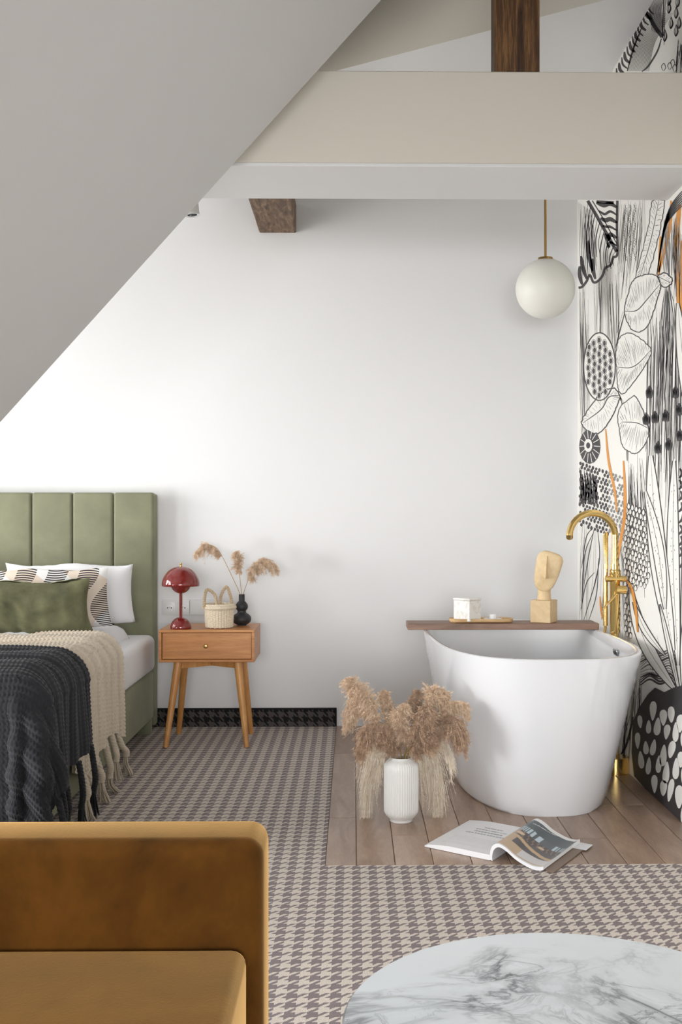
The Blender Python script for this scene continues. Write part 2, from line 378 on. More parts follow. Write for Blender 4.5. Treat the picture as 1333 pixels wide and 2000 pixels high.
# dormer cheek closing the slope towards the bed side
b = MB(); x2 = sx(DZ)
b.geo([(XL, YE - .001, 1.10), (xa, YE - .001, 1.10), (x2, YE - .001, DZ), (XL, YE - .001, DZ), (XL, YE - .05, 1.141), (xa - .06, YE - .05, 1.141), (x2 - .06, YE - .05, DZ), (XL, YE - .05, DZ)],
      [(0, 1, 2, 3), (7, 6, 5, 4), (0, 4, 5, 1), (1, 5, 6, 2), (2, 6, 7, 3), (3, 7, 4, 0)])
make('wall_cheek', b, 'wall', smooth=False, kind='structure')
# windows (out of frame): frame and pane; side and rear ones added for light
def window(name, lo, hi, axis):
    root = thing(name, None, None, (lo[0], lo[1], lo[2])); root['kind'] = 'structure'
    f = MB(); w = 0.05
    if axis == 0:
        for a in (lo[1], (lo[1] + hi[1]) / 2 - w / 2, hi[1] - w): f.box((lo[0], a, lo[2]), (hi[0], a + w, hi[2]))
        for z in (lo[2], hi[2] - w): f.box((lo[0] + .005, lo[1], z), (hi[0] - .005, hi[1], z + w))
        p = MB(); p.box(((lo[0] + hi[0]) / 2 - .003, lo[1] + w, lo[2] + w), ((lo[0] + hi[0]) / 2 + .003, hi[1] - w, hi[2] - w))
    else:
        for a in (lo[0], (lo[0] + hi[0]) / 2 - w / 2, hi[0] - w): f.box((a, lo[1], lo[2]), (a + w, hi[1], hi[2]))
        for z in (lo[2], hi[2] - w): f.box((lo[0], lo[1] + .005, z), (hi[0], hi[1] - .005, z + w))
        p = MB(); p.box((lo[0] + w, (lo[1] + hi[1]) / 2 - .003, lo[2] + w), (hi[0] - w, (lo[1] + hi[1]) / 2 + .003, hi[2] - w))
    make('window_frame', f, 'frame', root, False); make('pane', p, 'glass', root, False)
window('window_1', (XL - .11, 3.75, 0.65), (XL - .075, 5.45, 2.55), 0)
window('window_side_fill', (XL - .11, 1.7, 0.22), (XL - .075, 3.3, 1.04), 0)
window('window_rear_fill', (-1.38, YF - .11, 0.15), (1.08, YF - .075, 1.75), 1)
# boxed beam across the room
BY0, BY1, BZ0, BZ1 = 3.750, 4.136, 2.295, 2.621
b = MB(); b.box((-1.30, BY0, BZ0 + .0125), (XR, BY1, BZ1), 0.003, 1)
beam = make('ceiling_beam', b, 'beam', smooth=False, kind='structure', label='wide boxed beam in shade-toned warm white across the room')
b = MB(); b.box((-1.30, BY0, BZ0), (XR, BY1, BZ0 + .012), 0.002, 1); make('lit_underside_board', b, 'wall', beam, False, label='added white board lightening the beam underside')  # added board: its white carries the brighter light on the underside
p0 = U(967, 138, 3.77); p1 = U(1055, 138, 3.77)
b = MB(); b.box((p0.x, 3.77, BZ1 + .0005), (p1.x, 3.875, TOP - .001), 0.004, 1)
make('trim_post', b, 'timber', auto=30, kind='structure', label='dark stained timber post standing on the beam')
q0 = U(507, 455, YB); q1 = U(579, 452, YB)
b = MB(); b.box((q0.x, BY1 + .0005, q0.z), (q1.x, YB - .0005, q0.z + 0.15), 0.005, 1)
make('trim_timber', b, 'timber_rough', auto=30, kind='structure', label='rough brown timber running from the back wall to the beam')
# skirting of carpet
b = MB(); bx0 = U(306, 1400, YB).x; bx1 = U(657, 1400, YB).x; b.box((bx0 - 1.2, YB - .012, 0), (bx1, YB, 0.092))
bb = make('baseboard_back', b, 'skirting', smooth=False, kind='structure', label='black houndstooth carpet skirting')
b = MB(); b.box((bx0 - 1.2, YB - .015, 0.088), (bx1, YB, 0.097), .002, 1); b.box((bx1 - .006, YB - .015, 0), (bx1 + .003, YB, 0.097), .002, 1)
make('binding', b, 'binding', bb, False)

# ================================================================== WALLPAPER DRAWING (flat print on the right wall)
class Print:
    def __init__(s): s.v = {}; s.f = {}
    def lay(s, ink):
        return s.v.setdefault(ink, []), s.f.setdefault(ink, [])
    def nxt(s):
        s.c = getattr(s, 'c', .0006) + 3e-5; return s.c
    def stroke(s, pts, w=0.003, ink='ink', taper=True, n=6, lift=0.0004):
        """a pen line; w is its width on the wall as the eye sees it"""
        pp = crom(pts, n) if len(pts) > 2 else [np.array(p, float) for p in pts]; w = max(w * 400, .45)
        v, f = s.lay(ink); o = len(v); m = len(pp)
        for i, p in enumerate(pp):
            d = pp[min(i + 1, m - 1)] - pp[max(i - 1, 0)]; L = np.linalg.norm(d); d = d / L if L > 1e-6 else np.array([1., 0.]); tt = i / (m - 1)
            ww = w / 2 * (0.35 + 0.65 * math.sin(math.pi * min(max(tt, 0.02), 0.98)) ** .6 if taper else 1)
            for sg in (1, -1):
                q = UX(p[0] - d[1] * ww * sg, p[1] + d[0] * ww * sg, XR); v.append((XR - lift, min(q.y, YB - .0005), max(q.z, .001)))
        for i in range(m - 1): f.append((o + 2 * i, o + 2 * i + 1, o + 2 * i + 3, o + 2 * i + 2))
    def fill(s, pts, ink='ink', lift=0.0004):
        q = [UX(p[0], p[1], XR) for p in pts]; v, f = s.lay(ink); o = len(v)
        v.extend((XR - lift, min(a.y, YB - .0005), max(a.z, .001)) for a in q); f.append(tuple(range(o, o + len(q))))
    def oval(s, cx, cy, rx, ry, ink='ink', lift=0.0004, rot=0.0, drop=0.0, n=16):
        pts = []
        for k in range(n):
            a = 2 * math.pi * k / n; x = rx * math.cos(a) * (1 - drop * math.sin(a)); y = -ry * math.sin(a)
            pts.append((cx + x * math.cos(rot) - y * math.sin(rot), cy + x * math.sin(rot) + y * math.cos(rot)))
        s.fill(pts, ink, lift)
PR = Print(); rw = random.Random(11)
def S(pts, w=0.0035, ink='ink', **k): PR.stroke(pts, w, ink, **k)
def leaf(outline, rib, nv=14, w=0.004, vw=0.0016, ground='paper', lift=None, ink='ink'):
    """pale leaf with a toothed outline, a midrib and fine veins"""
    lift = PR.nxt(); oc = [np.array(p) for p in crom(list(outline) + [outline[0]], 5)[:-1]]
    k0 = min(range(len(oc)), key=lambda i: np.hypot(*(oc[i] - np.array(rib[0])))); oc = oc[k0:] + oc[:k0]
    k1 = min(range(len(oc)), key=lambda i: np.hypot(*(oc[i] - np.array(rib[-1])))); k1 = max(3, min(k1, len(oc) - 3))
    PR.fill([(p[0], p[1]) for p in oc], ground, lift); l2 = lift + 1.5e-5
    for i in range(len(oc)):
        a, b_ = oc[i], oc[(i + 1) % len(oc)]; PR.stroke([tuple(a), tuple((a + b_) / 2 + np.array([rw.uniform(-1, 1), rw.uniform(-1.2, 1.2)])), tuple(b_)], w, ink, False, 3, l2)
    PR.stroke(rib, w, ink, True, 6, l2); rc = [np.array(p) for p in crom(rib, 8)]; m = len(rc); sides = (oc[:k1 + 1], (oc[k1:] + oc[:1])[::-1])
    for sd in sides:
        for k in range(nv * 2):
            t_ = (k + .5) / (nv * 2); p = rc[int(t_ * (m - 1))]; e = sd[min(int((t_ * .9 + .05) * len(sd)), len(sd) - 1)]
            t0 = rw.uniform(.02, .45); t1 = rw.uniform(t0 + .2, .97); a = p + (e - p) * t0; c = p + (e - p) * t1
            PR.stroke([tuple(a), tuple((a + c) / 2 + np.array([0, rw.uniform(-2, 1)])), tuple(c)], vw, rw.choice([ink, 'ink_grey']), True, 2, l2)
# A banana leaf upper left
G = [(1131, 392), (1203, 392), (1206, 440), (1207, 495), (1199, 503), (1194, 517), (1183, 524), (1178, 538), (1169, 549), (1160, 551), (1153, 537), (1147, 549), (1138, 560), (1130, 562)]
PR.fill(G, 'paper', .0005)
S([(1207, 392), (1206, 440), (1207, 495), (1199, 503), (1194, 517), (1183, 524), (1178, 538), (1169, 549), (1160, 551), (1153, 537), (1147, 549), (1138, 560), (1131, 562)], .012, taper=False, lift=.0008)
S([(1149, 392), (1170, 428), (1206, 492)], .016, taper=False, lift=.0008)
S([(1158, 392), (1178, 425), (1207, 478)], .005, taper=False, lift=.0008)
for k in range(13):
    t_ = k / 12; a = (1150 + 54 * t_, 394 + 94 * t_); L = 120 - 70 * t_ + rw.uniform(-25, 10)
    e = (a[0] - 6 + 3 * t_ + rw.uniform(-2, 2), min(a[1] + L, 556 - 50 * max(0, t_ - .3)))
    S([a, ((a[0] + e[0]) / 2 - 5, (a[1] + e[1]) / 2), e], .006 if k % 2 else .003, lift=.0008)
for k in range(10): S([(1131 + k * 3.0, 395 + 2 * k), (1133 + k * 3.2, 470), (1136 + k * 3.4, 545 - 2 * k)], rw.choice([.002, .003, .006]), lift=.0008)
for (x0, y0, x1, y1) in [(1136, 500, 1147, 545), (1158, 505, 1164, 545), (1133, 520, 1138, 556), (1150, 470, 1158, 530)]:
    S([(x0, y0), ((x0 + x1) / 2 - 2, (y0 + y1) / 2), (x1, y1)], .020, lift=.0008)
for k in range(6):
    y = 400 + k * 15; S([(1166 + k * 4, y - 4), (1180 + k * 2, y + rw.uniform(-6, 8)), (1193, y - 2), (1206, y + 5)], .022 if k % 2 == 0 else .013, lift=.0008)
S([(1166, 394), (1200, 396)], .03, lift=.0008)
# B long hatched leaves
def blades(n, x0, x1, y0, y1, lean, w=(.0012, .0035), seed=0, ink='ink', wob=4, jit=30):
    r = random.Random(seed)
    for k in range(n):
        x = r.uniform(x0, x1); a = y0 + r.uniform(-jit, jit) * .5; e = y1 + r.uniform(-jit, jit); xe = x + lean + r.uniform(-wob, wob)
        S([(x, a), ((x + xe) / 2 + r.uniform(-wob, wob), (a + e) / 2), (xe, e)], r.uniform(*w) * .62, ink)
blades(34, 1212, 1262, 405, 520, -8, seed=1, ink='ink_grey'); blades(12, 1215, 1256, 400, 560, -14, seed=2)
blades(30, 1160, 1212, 560, 690, 2, seed=3, ink='ink_grey'); blades(8, 1160, 1215, 545, 700, -2, seed=4)
blades(30, 1133, 1150, 590, 820, 2, seed=5, ink='ink_grey', jit=120)
for k in range(3):
    for j in range(22):
        x = 1220 + k * 9 + 2 * math.sin(j); y = 400 + j * 5; S([(x, y), (x + 3, y + 2), (x + 1, y + 5)], .0025, n=3)
# stem roll (1255-1300, 392-540)
leaf([(1300, 392), (1292, 440), (1278, 500), (1262, 545), (1243, 545), (1256, 490), (1268, 440), (1276, 392)], [(1288, 392), (1272, 470), (1250, 545)], 18, .004, .0018)
# C dark plume and orange
for (a, c_, e, w) in [((1312, 392), (1308, 450), (1286, 540), .018), ((1329, 400), (1322, 470), (1326, 600), .030), ((1291, 462), (1290, 500), (1288, 532), .016), ((1333, 470), (1331, 560), (1333, 640), .02)]:
    S([a, c_, e], w, 'ink_orange', lift=.0003)
for k in range(7): S([(1340, 366 + k * 5), (1312 + k * .6, 402 + k * 3), (1297 + k * .4, 450), (1284, 537)], .007, lift=.001)
blades(20, 1296, 1332, 445, 540, 4, seed=6); blades(16, 1298, 1332, 430, 560, 3, (.004, .009), seed=7, ink='ink_grey')
# D leaf at (1220-1285, 535-650)
leaf([(1285, 540), (1270, 535), (1240, 545), (1228, 575), (1221, 608), (1232, 640), (1252, 648), (1270, 630), (1283, 590), (1292, 560)], [(1290, 555), (1265, 585), (1245, 606), (1222, 608)], 20, .005, .0016)
S([(1222, 608), (1212, 645), (1203, 680)], .006); S([(1218, 608), (1206, 650)], .003)
leaf([(1286, 538), (1300, 533), (1314, 545), (1310, 556), (1295, 560)], [(1286, 540), (1310, 552)], 6, .006, .002)
# I drooping fronds right
for k in range(20):
    x = 1290 + k * 1.6; S([(1300 + k * .5, 560 + rw.uniform(-10, 10)), (x, 640 + rw.uniform(-20, 20)), (x - 6 + rw.uniform(-6, 6), 760 + rw.uniform(-40, 60))], rw.choice([.0014, .002, .0035]))
blades(24, 1262, 1333, 640, 900, -4, seed=8, jit=90); blades(26, 1270, 1333, 700, 960, 2, (.003, .006), seed=9, jit=120, ink='ink_grey')
for k in range(12): x = 1265 + k * 6; S([(x, 620 + 8 * (k % 3)), (x + 2, 700), (x - 3, 900 + rw.uniform(-30, 30))], .0035)
# E seed pod
oc = [(1172 + 31 * math.cos(a), 716 - 66 * math.sin(a)) for a in [2 * math.pi * k / 24 for k in range(24)]]
PR.fill(oc, 'paper', .0005); PR.stroke(oc + [oc[0]], .006, 'ink', False, 3, .0008)
for j in range(9):
    for k in range(5):
        y = 664 + j * 13.5 + (k % 2) * 6; x = 1150 + k * 10.6 + (2 if j % 2 else 0)
        if ((x - 1172) / 27) ** 2 + ((y - 716) / 60) ** 2 < 1:
            PR.oval(x, y, 4.6, 7.4, 'ink', .0008); PR.oval(x, y, 3.8, 6.5, 'paper', .0010); PR.oval(x, y + .3, 2.9, 5.4, 'ink', .0012)
# F, G, H leaves
leaf([(1204, 690), (1210, 662), (1228, 650), (1250, 660), (1273, 683), (1262, 712), (1240, 745), (1216, 770), (1207, 745)], [(1272, 684), (1250, 708), (1232, 718), (1208, 717)], 30, .0045, .0014)
leaf([(1240, 772), (1252, 790), (1268, 835), (1262, 865), (1243, 885), (1220, 875), (1212, 850), (1210, 800)], [(1270, 838), (1245, 826), (1215, 824)], 30, .0045, .0014)
leaf([(1214, 782), (1208, 765), (1196, 758), (1176, 768), (1150, 800), (1137, 828), (1160, 846), (1178, 840), (1200, 808), (1212, 778)], [(1140, 826), (1175, 800), (1190, 776), (1210, 772)], 14, .0055, .0016)
S([(1214, 780), (1224, 830), (1226, 900)], .008); S([(1217, 780), (1228, 840), (1228, 905)], .003)
# J dark buds
for (x, y) in [(1270, 766), (1321, 766), (1264, 818), (1281, 815), (1302, 812), (1287, 874), (1308, 868), (1330, 850), (1328, 800)]:
    for k in range(5): PR.oval(x + (k - 2) * 2.2, y + abs(k - 2) * 1.5, 1.9, 13 - abs(k - 2) * 2.2, 'ink', .0034, drop=-.3)
    S([(x, y + 8), (x + 1, y + 60), (x - 2, y + 130)], .004)
# K wheel flower
PR.oval(1153, 872, 21, 34, 'ink', .0006); PR.oval(1150, 870, 8, 13, 'paper', .0009)
for k in range(14):
    a = 2 * math.pi * k / 14; S([(1152 + 9 * math.cos(a), 871 + 15 * math.sin(a)), (1153 + 20 * math.cos(a), 872 + 32 * math.sin(a))], .0065, 'paper', lift=.0010)
PR.oval(1150, 870, 4, 6, 'ink', .0012)
# L dotted dark band
for j in range(16):
    for k in range(14):
        x = 1134 + k * 6.4 + (j % 2) * 3 + rw.uniform(-.8, .8); y = 905 + j * 8 + k * 2.2
        if rw.random() < .9: PR.oval(x, y, 2.4, rw.uniform(2.6, 4.6), 'ink' if k < 9 else 'ink_grey', .0006)
for k in range(30): x = rw.uniform(1132, 1165); S([(x, 910 + rw.uniform(0, 30)), (x + 3, 945 + rw.uniform(0, 20)), (x + rw.uniform(-2, 6), 985)], .006)
# M orange tendrils
S([(1184, 838), (1190, 900), (1202, 960), (1206, 1000)], .012, 'ink_orange', lift=.0013); S([(1219, 900), (1222, 960), (1221, 1010), (1213, 1060), (1207, 1100)], .016, 'ink_orange', lift=.0013)
S([(1222, 1128), (1236, 1150), (1244, 1190), (1248, 1235)], .014, 'ink_orange', lift=.0040); S([(1173, 1165), (1176, 1195), (1182, 1215)], .01, 'ink_orange', lift=.0013)
S([(1210, 1480), (1211, 1510)], .02, 'ink_orange')
# O lower left big leaves
for (a, c_, e) in [((1137, 1212), (1142, 1090), (1162, 1035)), ((1137, 1110), (1146, 1050), (1160, 1030)), ((1180, 1018), (1183, 1100), (1176, 1210)), ((1140, 1215), (1160, 1150), (1168, 1120)), ((1150, 1215), (1166, 1160), (1170, 1090)), ((1162, 1030), (1150, 1090), (1142, 1140)), ((1136, 1190), (1146, 1140), (1162, 1118)), ((1168, 1030), (1172, 1090), (1160, 1150))]:
    S([a, c_, e], .0045)
blades(18, 1138, 1178, 1040, 1200, -4, (.001, .002), seed=12, jit=80, ink='ink_grey')
# P scale zone behind the tap
for j in range(24):
    for k in range(7):
        x = 1222 + k * 7 + (j % 2) * 3.5 + rw.uniform(-1, 1); y = 985 + j * 11 + k * 3
        if y < 1150 - (k - 3) ** 2 or k < 2:
            PR.oval(x, y, 3.4, 6.8, 'ink', .0005); PR.oval(x, y + .6, 2.2, 5.0, 'paper', .0008, drop=.3)
blades(36, 1228, 1258, 930, 1080, 6, (.002, .005), seed=13, jit=90)
blades(40, 1195, 1225, 1050, 1225, 6, (.001, .003), seed=14, jit=90)
# N long pale leaves
def blade_leaf(p0, p1, wd, w=.005, dots=True, bend=0):
    a = np.array(p0, float); c = np.array(p1, float); d = c - a; nrm = np.array([-d[1], d[0]]) / np.linalg.norm(d); L = []
    Rr = []
    for k in range(9):
        t_ = k / 8; p = a + d * t_ + nrm * bend * math.sin(math.pi * t_); h = wd * math.sin(math.pi * min(1, t_ * .92 + .04)) ** .7 / 2
        L.append(tuple(p + nrm * h)); Rr.append(tuple(p - nrm * h))
    lf = PR.nxt(); PR.fill([tuple(x) for x in crom(L, 3)] + [tuple(x) for x in crom(Rr[::-1], 3)], 'paper', lf); lf += 1.5e-5
    PR.stroke(L, w, 'ink', False, 4, lf); PR.stroke(Rr, w, 'ink', False, 4, lf)
    PR.stroke([tuple(a), tuple((a + c) / 2 + nrm * bend), tuple(c)], w * .6, 'ink_grey', True, 6, lf)
    if dots:
        for k in range(36):
            t_ = rw.uniform(.08, .92); p = a + d * t_ + nrm * (bend * math.sin(math.pi * t_) + rw.uniform(-.3, .3) * wd * math.sin(math.pi * t_)); PR.oval(p[0], p[1], .7, 2.0, 'ink_grey', lf, n=6)
blade_leaf((1335, 1290), (1340, 960), 26, bend=8); blade_leaf((1326, 1300), (1318, 900), 24, bend=-6); blade_leaf((1316, 1270), (1272, 890), 34, bend=-8)
blade_leaf((1300, 1190), (1262, 960), 22, bend=6); blade_leaf((1322, 1350), (1232, 1150), 26, bend=-16, dots=False); blade_leaf((1300, 1280), (1238, 1175), 14, bend=-8, dots=False)
blade_leaf((1330, 1360), (1290, 1180), 10, dots=False)
for k in range(9): S([(1327 + rw.uniform(0, 8), 915 + k * 22), (1334, 925 + k * 22), (1327, 934 + k * 22)], .014)
S([(1326, 1000), (1326, 1110)], .008)
# Q swirl
for k in range(13):
    y = 1272 + k * 5; S([(1252, y + 6), (1270, y - 3 + 4 * math.sin(k)), (1290, y + 4), (1308, y - 2), (1322, y + 12)], rw.choice([.003, .006, .010]))
blades(16, 1262, 1285, 1255, 1300, 10, (.002, .004), seed=15); blades(14, 1238, 1256, 1330, 1420, -4, (.002, .005), seed=16)
# R black ground with pale drops
GL = .0035
PR.fill([(1268, 1356), (1282, 1343), (1300, 1352), (1318, 1343), (1345, 1336), (1400, 1330), (1400, 1680), (1333, 1608), (1300, 1577), (1262, 1541), (1241, 1516), (1236, 1470), (1238, 1410), (1252, 1380)], 'ink', GL)
j = 0
for row in range(8):
    for k in range(10):
        x = 1246 + k * 17 + (row % 2) * 8 + rw.uniform(-2, 2); y = 1374 + row * 36 + k * 5.5 + (k % 2) * 8 + rw.uniform(-5, 5); s_ = 1 + k * .06
        if x > 1390 or (x < 1262 and y < 1405) or (y < 1366): continue
        if y + 22 > 1516 + (x - 1241) * .913 + 10: continue
        PR.oval(x, y, rw.uniform(4.6, 6.2) * s_, rw.uniform(12, 18.5) * s_, 'paper', GL + 3e-5, rw.uniform(-.10, .20), rw.choice([-.45, -.3, .35]), 18)
blades(16, 1212, 1236, 1385, 1500, -10, (.002, .006), seed=17); S([(1238, 1400), (1226, 1450), (1212, 1478)], .012)
# S above the beam
for k in range(13):
    x = 1203 + k * 5.2; y = 139 - k * 10.6; S([(x + 2, y - 6), (x + 4, y + 8), (x + 13, y + 16)], .016 if k % 2 else .010, n=4)
for k in range(26): x = 1226 + k * 1.7; S([(x + 26 + (k * .8), 25), (x + 12, 82), (x, 139)], .0022)
for k in range(16): S([(1272 + k * 2.0, -10), (1270 + k * 1.5, 20), (1266 + k * 1.6 + 8, 60 + k * .8)], .0026)
S([(1260, 22), (1268, 30), (1280, 52), (1295, 72)], .020, taper=False); S([(1293, 75), (1285, 100), (1268, 128), (1255, 140)], .009); S([(1254, 56), (1240, 90), (1226, 139)], .008)
S([(1298, -10), (1296, 40), (1295, 74)], .008); S([(1301, -10), (1299, 50), (1298, 88)], .004)
for (x, y) in [(1308, 20), (1322, 30), (1312, 50), (1328, 50), (1322, 65), (1300, 75), (1308, 5), (1325, 8)]:
    for q in range(3): S([(x, y - 18), (x - 4 + q * 3, y - 4), (x - 1, y + 6), (x + 4 - q, y - 3), (x + 1, y - 16)], .0035)
for (x, y) in [(1296, 130), (1308, 128), (1318, 132), (1314, 122)]: S([(x, y + 8), (x - 3, y), (x + 2, y - 6), (x + 5, y + 2), (x + 1, y + 9)], .004)
blades(12, 1324, 1336, 85, 140, -3, (.003, .007), seed=18)
# fill beyond the frame's right edge so the paper goes on
for k in range(60):
    x = 1345 + (k % 12) * 22; y = 420 + (k // 12) * 210 + rw.uniform(-40, 40); blade_leaf((x, y + 160), (x + rw.uniform(-20, 20), y - 60), rw.uniform(14, 30), bend=rw.uniform(-10, 10), dots=False)
for ink in PR.v:
    me = bpy.data.meshes.new('printed_drawing'); me.from_pydata([tuple(p) for p in PR.v[ink]], [], PR.f[ink]); me.update(); me.materials.append(M[ink])
    bm_ = bmesh.new(); bm_.from_mesh(me); bmesh.ops.triangulate(bm_, faces=[f_ for f_ in bm_.faces if len(f_.verts) > 4]); bm_.to_mesh(me); bm_.free()
    o = bpy.data.objects.new('printed_drawing', me); scene.collection.objects.link(o); o.parent = wall_right; o.location = (0, 0, 0)
    props(o, label={'ink': 'black ink lines of the botanical drawing', 'ink_grey': 'fine grey hatching of the drawing', 'ink_orange': 'orange streaks of the drawing', 'paper': 'cream leaf shapes of the drawing'}[ink], kind='stuff')

# ================================================================== BATHTUB
def sup(a, n):
    c, s_ = math.cos(a), math.sin(a); return math.copysign(abs(c) ** (2 / n), c), math.copysign(abs(s_) ** (2 / n), s_)
def tub_ring(z, cx, cy, hx, hy0, hy1, n0=2.35, N=96):
    out = []; tw = R(2.6)
    for k in range(N):
        a = 2 * math.pi * k / N; u, v = sup(a, n0); x, y = hx * u, (hy1 if v > 0 else hy0) * v; out.append((cx + x * math.cos(tw) - y * math.sin(tw), cy + y * math.cos(tw) + x * math.sin(tw), z))
    return out
RZ = 0.600
def tub_sections():
    cx = 0.712; o = []
    # outer: z, cx, cy, hx, hy0(front), hy1(back)
    fr = [(0.0, .278), (0.012, .288), (0.06, .301), (0.15, .317), (0.28, .340), (0.42, .365), (0.54, .386), (0.59, .394)]
    for z, hx in fr:
        t_ = z / 0.59; o.append((z, cx + .002 * t_, 4.62, hx, .59 + .175 * t_, .59 + .175 * t_))
    o.append((0.598, cx, 4.62, .393, .768, .768)); o.append((RZ, cx, 4.62, .390, .764, .764)); o.append((RZ, cx, 4.62, .378, .752, .752)); o.append((0.594, cx, 4.62, .372, .746, .746))
    for z, hx in [(0.5, .352), (0.35, .325), (0.2, .288), (0.13, .255), (0.11, .20), (0.105, .02)]:
        t_ = (z - .1) / .49; o.append((z, cx, 4.62, hx, hx + .30 + .07 * t_ if hx > .21 else hx + .25 * (hx / .2), hx + .30 + .07 * t_ if hx > .21 else hx + .25 * (hx / .2)))
    return o
secs = tub_sections(); N = 96; vs = []; fs = []
for s_ in secs: vs += tub_ring(s_[0], s_[1], s_[2], s_[3], s_[4], s_[5], 2.5 + .5 * min(1, s_[0] / .5), N)
for i in range(len(secs) - 1):
    for k in range(N): k2 = (k + 1) % N; fs.append((i * N + k, i * N + k2, (i + 1) * N + k2, (i + 1) * N + k))
fs.append(tuple(range(N))[::-1]); fs.append(tuple((len(secs) - 1) * N + k for k in range(N)))
tub = thing('bathtub', 'white glossy freestanding oval bathtub on the wooden floor', 'bathtub', (0.705, 4.62, 0))
b = MB(); b.geo(vs, fs); make('shell', b, 'tub', tub, auto=60)
ov = MB(); Mo = Matrix.Translation((1.073, 4.48, 0.548)) @ Matrix.Rotation(R(-12), 4, 'Y')
ov.box((-.004, -.03, -.013), (.004, .03, .013), .003, 2, Mo); ovo = make('overflow', ov, 'chrome', tub, label='small chrome overflow plate')
sl = MB(); sl.box((-.0055, -.022, -.005), (.001, .022, .004), 0, 1, Mo); make('slot', sl, 'chrome_dark', ovo, False)

# floor tap
tp = thing('floor_tap', 'tall polished gold floor-standing bath tap with a curved spout', 'tap', (1.128, 4.72, 0))
X0, Y0 = 1.128, 4.72
b = MB(); b.lathe([(0, 0), (.057, 0), (.057, .068), (.053, .072), (0, .072)], 48, (X0, Y0, 0)); make('floor_flange', b, 'gold', tp)
b = MB(); b.tube([(X0, Y0, .072), (X0, Y0, .62)], .016, 20); b.lathe([(0, .60), (.02, .60), (.022, .61), (.022, .845), (.024, .85), (.024, .87), (.019, .875), (.019, .90), (0, .90)], 32, (X0, Y0, 0)); make('column', b, 'gold', tp)
tip = U(1113, 1045, 4.66); zt = 1.1 + 15 / 460; rr = (X0 - tip.x) / 2
pts = [(X0, Y0, .90), (X0, Y0, zt - rr - .0)]
for k in range(1, 20):
    a = math.pi * k / 20 * 1.0; pts.append((X0 - rr + rr * math.cos(a), Y0 - .06 * k / 20, zt - .015 - rr + rr * math.sin(a)))
pts += [(tip.x, Y0 - .062, zt - .015 - rr), (tip.x, Y0 - .063, tip.z)]
b = MB(); b.tube(pts, .0145, 20); make('spout', b, 'gold', tp)
b = MB(); b.tube([(X0 - .034, Y0 + .03, .63), (X0 - .034, Y0 + .03, .83), (X0 - .034, Y0 + .03, 1.02), (X0 - .03, Y0 + .03, 1.035)], [.010, .010, .011, .006], 16); make('hand_shower', b, 'gold', tp)
b = MB(); b.tube([(X0 - .045, Y0 - .01, .835), (X0 + .045, Y0 - .01, .835)], .013, 20); b.tube([(X0 - .006, Y0 - .045, .79), (X0 + .035, Y0 - .045, .79)], .018, 24)
b.tube([(X0 + .010, Y0 - .02, .79), (X0 + .010, Y0 - .05, .79)], .014, 20); b.tube([(X0 - .034, Y0 + .035, .835), (X0 - .02, Y0, .835)], .01, 12); make('mixer', b, 'gold', tp)
e = U(1178, 1190, Y0 - .05); b = MB(); b.tube([(X0 + .012, Y0 - .045, .79), (e.x, Y0 - .05, e.z)], [.0065, .0045], 12); make('lever', b, 'gold', tp)
b = MB(); b.tube([tuple(p) for p in crom([(X0 - .034, Y0 + .03, .632), (X0 - .040, Y0 + .035, .55), (X0 - .03, Y0 + .05, .40), (X0 - .01, Y0 + .045, .30), (X0, Y0 + .02, .26)], 8)], .006, 10); make('hose', b, 'gold', tp)

# shelf plank across the tub
pz = RZ + .0005
plk = MB(); pa = U(797, 1225, 4.865).x; plk.box((pa, 4.865, pz), (1.092, 5.03, pz + .028), .002, 1)
make('bath_shelf', plk, 'walnut', auto=30, label='brown wooden board lying across the white bathtub', cat='shelf', origin=((pa + 1.09) / 2, 4.95, pz))
sh = pz + .0285
# tray
ta, tb = U(877, 1215, 4.93).x, U(1003, 1215, 4.93).x; cxt = (ta + tb) / 2; hl = (tb - ta) / 2
tr = thing('tray', 'oval pale wooden tray holding a box and candle cup', 'tray', (cxt, 4.93, sh))
def stadium(hx, hy, z, n=14):
    o = []
    for sgn in (1, -1):
        for k in range(n + 1):
            a = -math.pi / 2 + math.pi * k / n; o.append((cxt + sgn * (hx - hy) + sgn * hy * math.cos(a), 4.93 + sgn * hy * math.sin(a), z))
    return o
rings = [stadium(hl - .008, .042, sh), stadium(hl - .002, .052, sh + .006), stadium(hl, .055, sh + .018), stadium(hl - .003, .052, sh + .0185), stadium(hl - .006, .049, sh + .008), stadium(hl - .012, .040, sh + .007)]
v_ = [p for r_ in rings for p in r_]; n_ = len(rings[0]); f_ = [(i * n_ + k, i * n_ + (k + 1) % n_, (i + 1) * n_ + (k + 1) % n_, (i + 1) * n_ + k) for i in range(len(rings) - 1) for k in range(n_)]
f_.append(tuple(range(n_))[::-1]); f_.append(tuple((len(rings) - 1) * n_ + k for k in range(n_)))
b = MB(); b.geo(v_, f_); make('tray_body', b, 'tray', tr)
tz = sh + .0075
bxp = U(912, 1200, 4.93)
MR = Matrix.Translation((bxp.x + .003, 4.93, tz)) @ Matrix.Rotation(R(-42), 4, 'Z')
bo = thing('lidded_box', 'white marble-look square box with lid on the wooden tray', 'box', (bxp.x, 4.93, tz))
b = MB(); b.box((-.044, -.044, 0), (.044, .044, .092), .002, 1, MR); make('box_body', b, 'box', bo, auto=30)
b = MB(); b.box((-.046, -.046, .0925), (.046, .046, .102), .002, 1, MR); make('lid', b, 'box', bo, auto=30)
cp = U(963, 1203, 4.93)
cu = thing('saucer', 'small white round saucer on the tray under the cup', 'saucer', (cp.x, 4.93, tz))
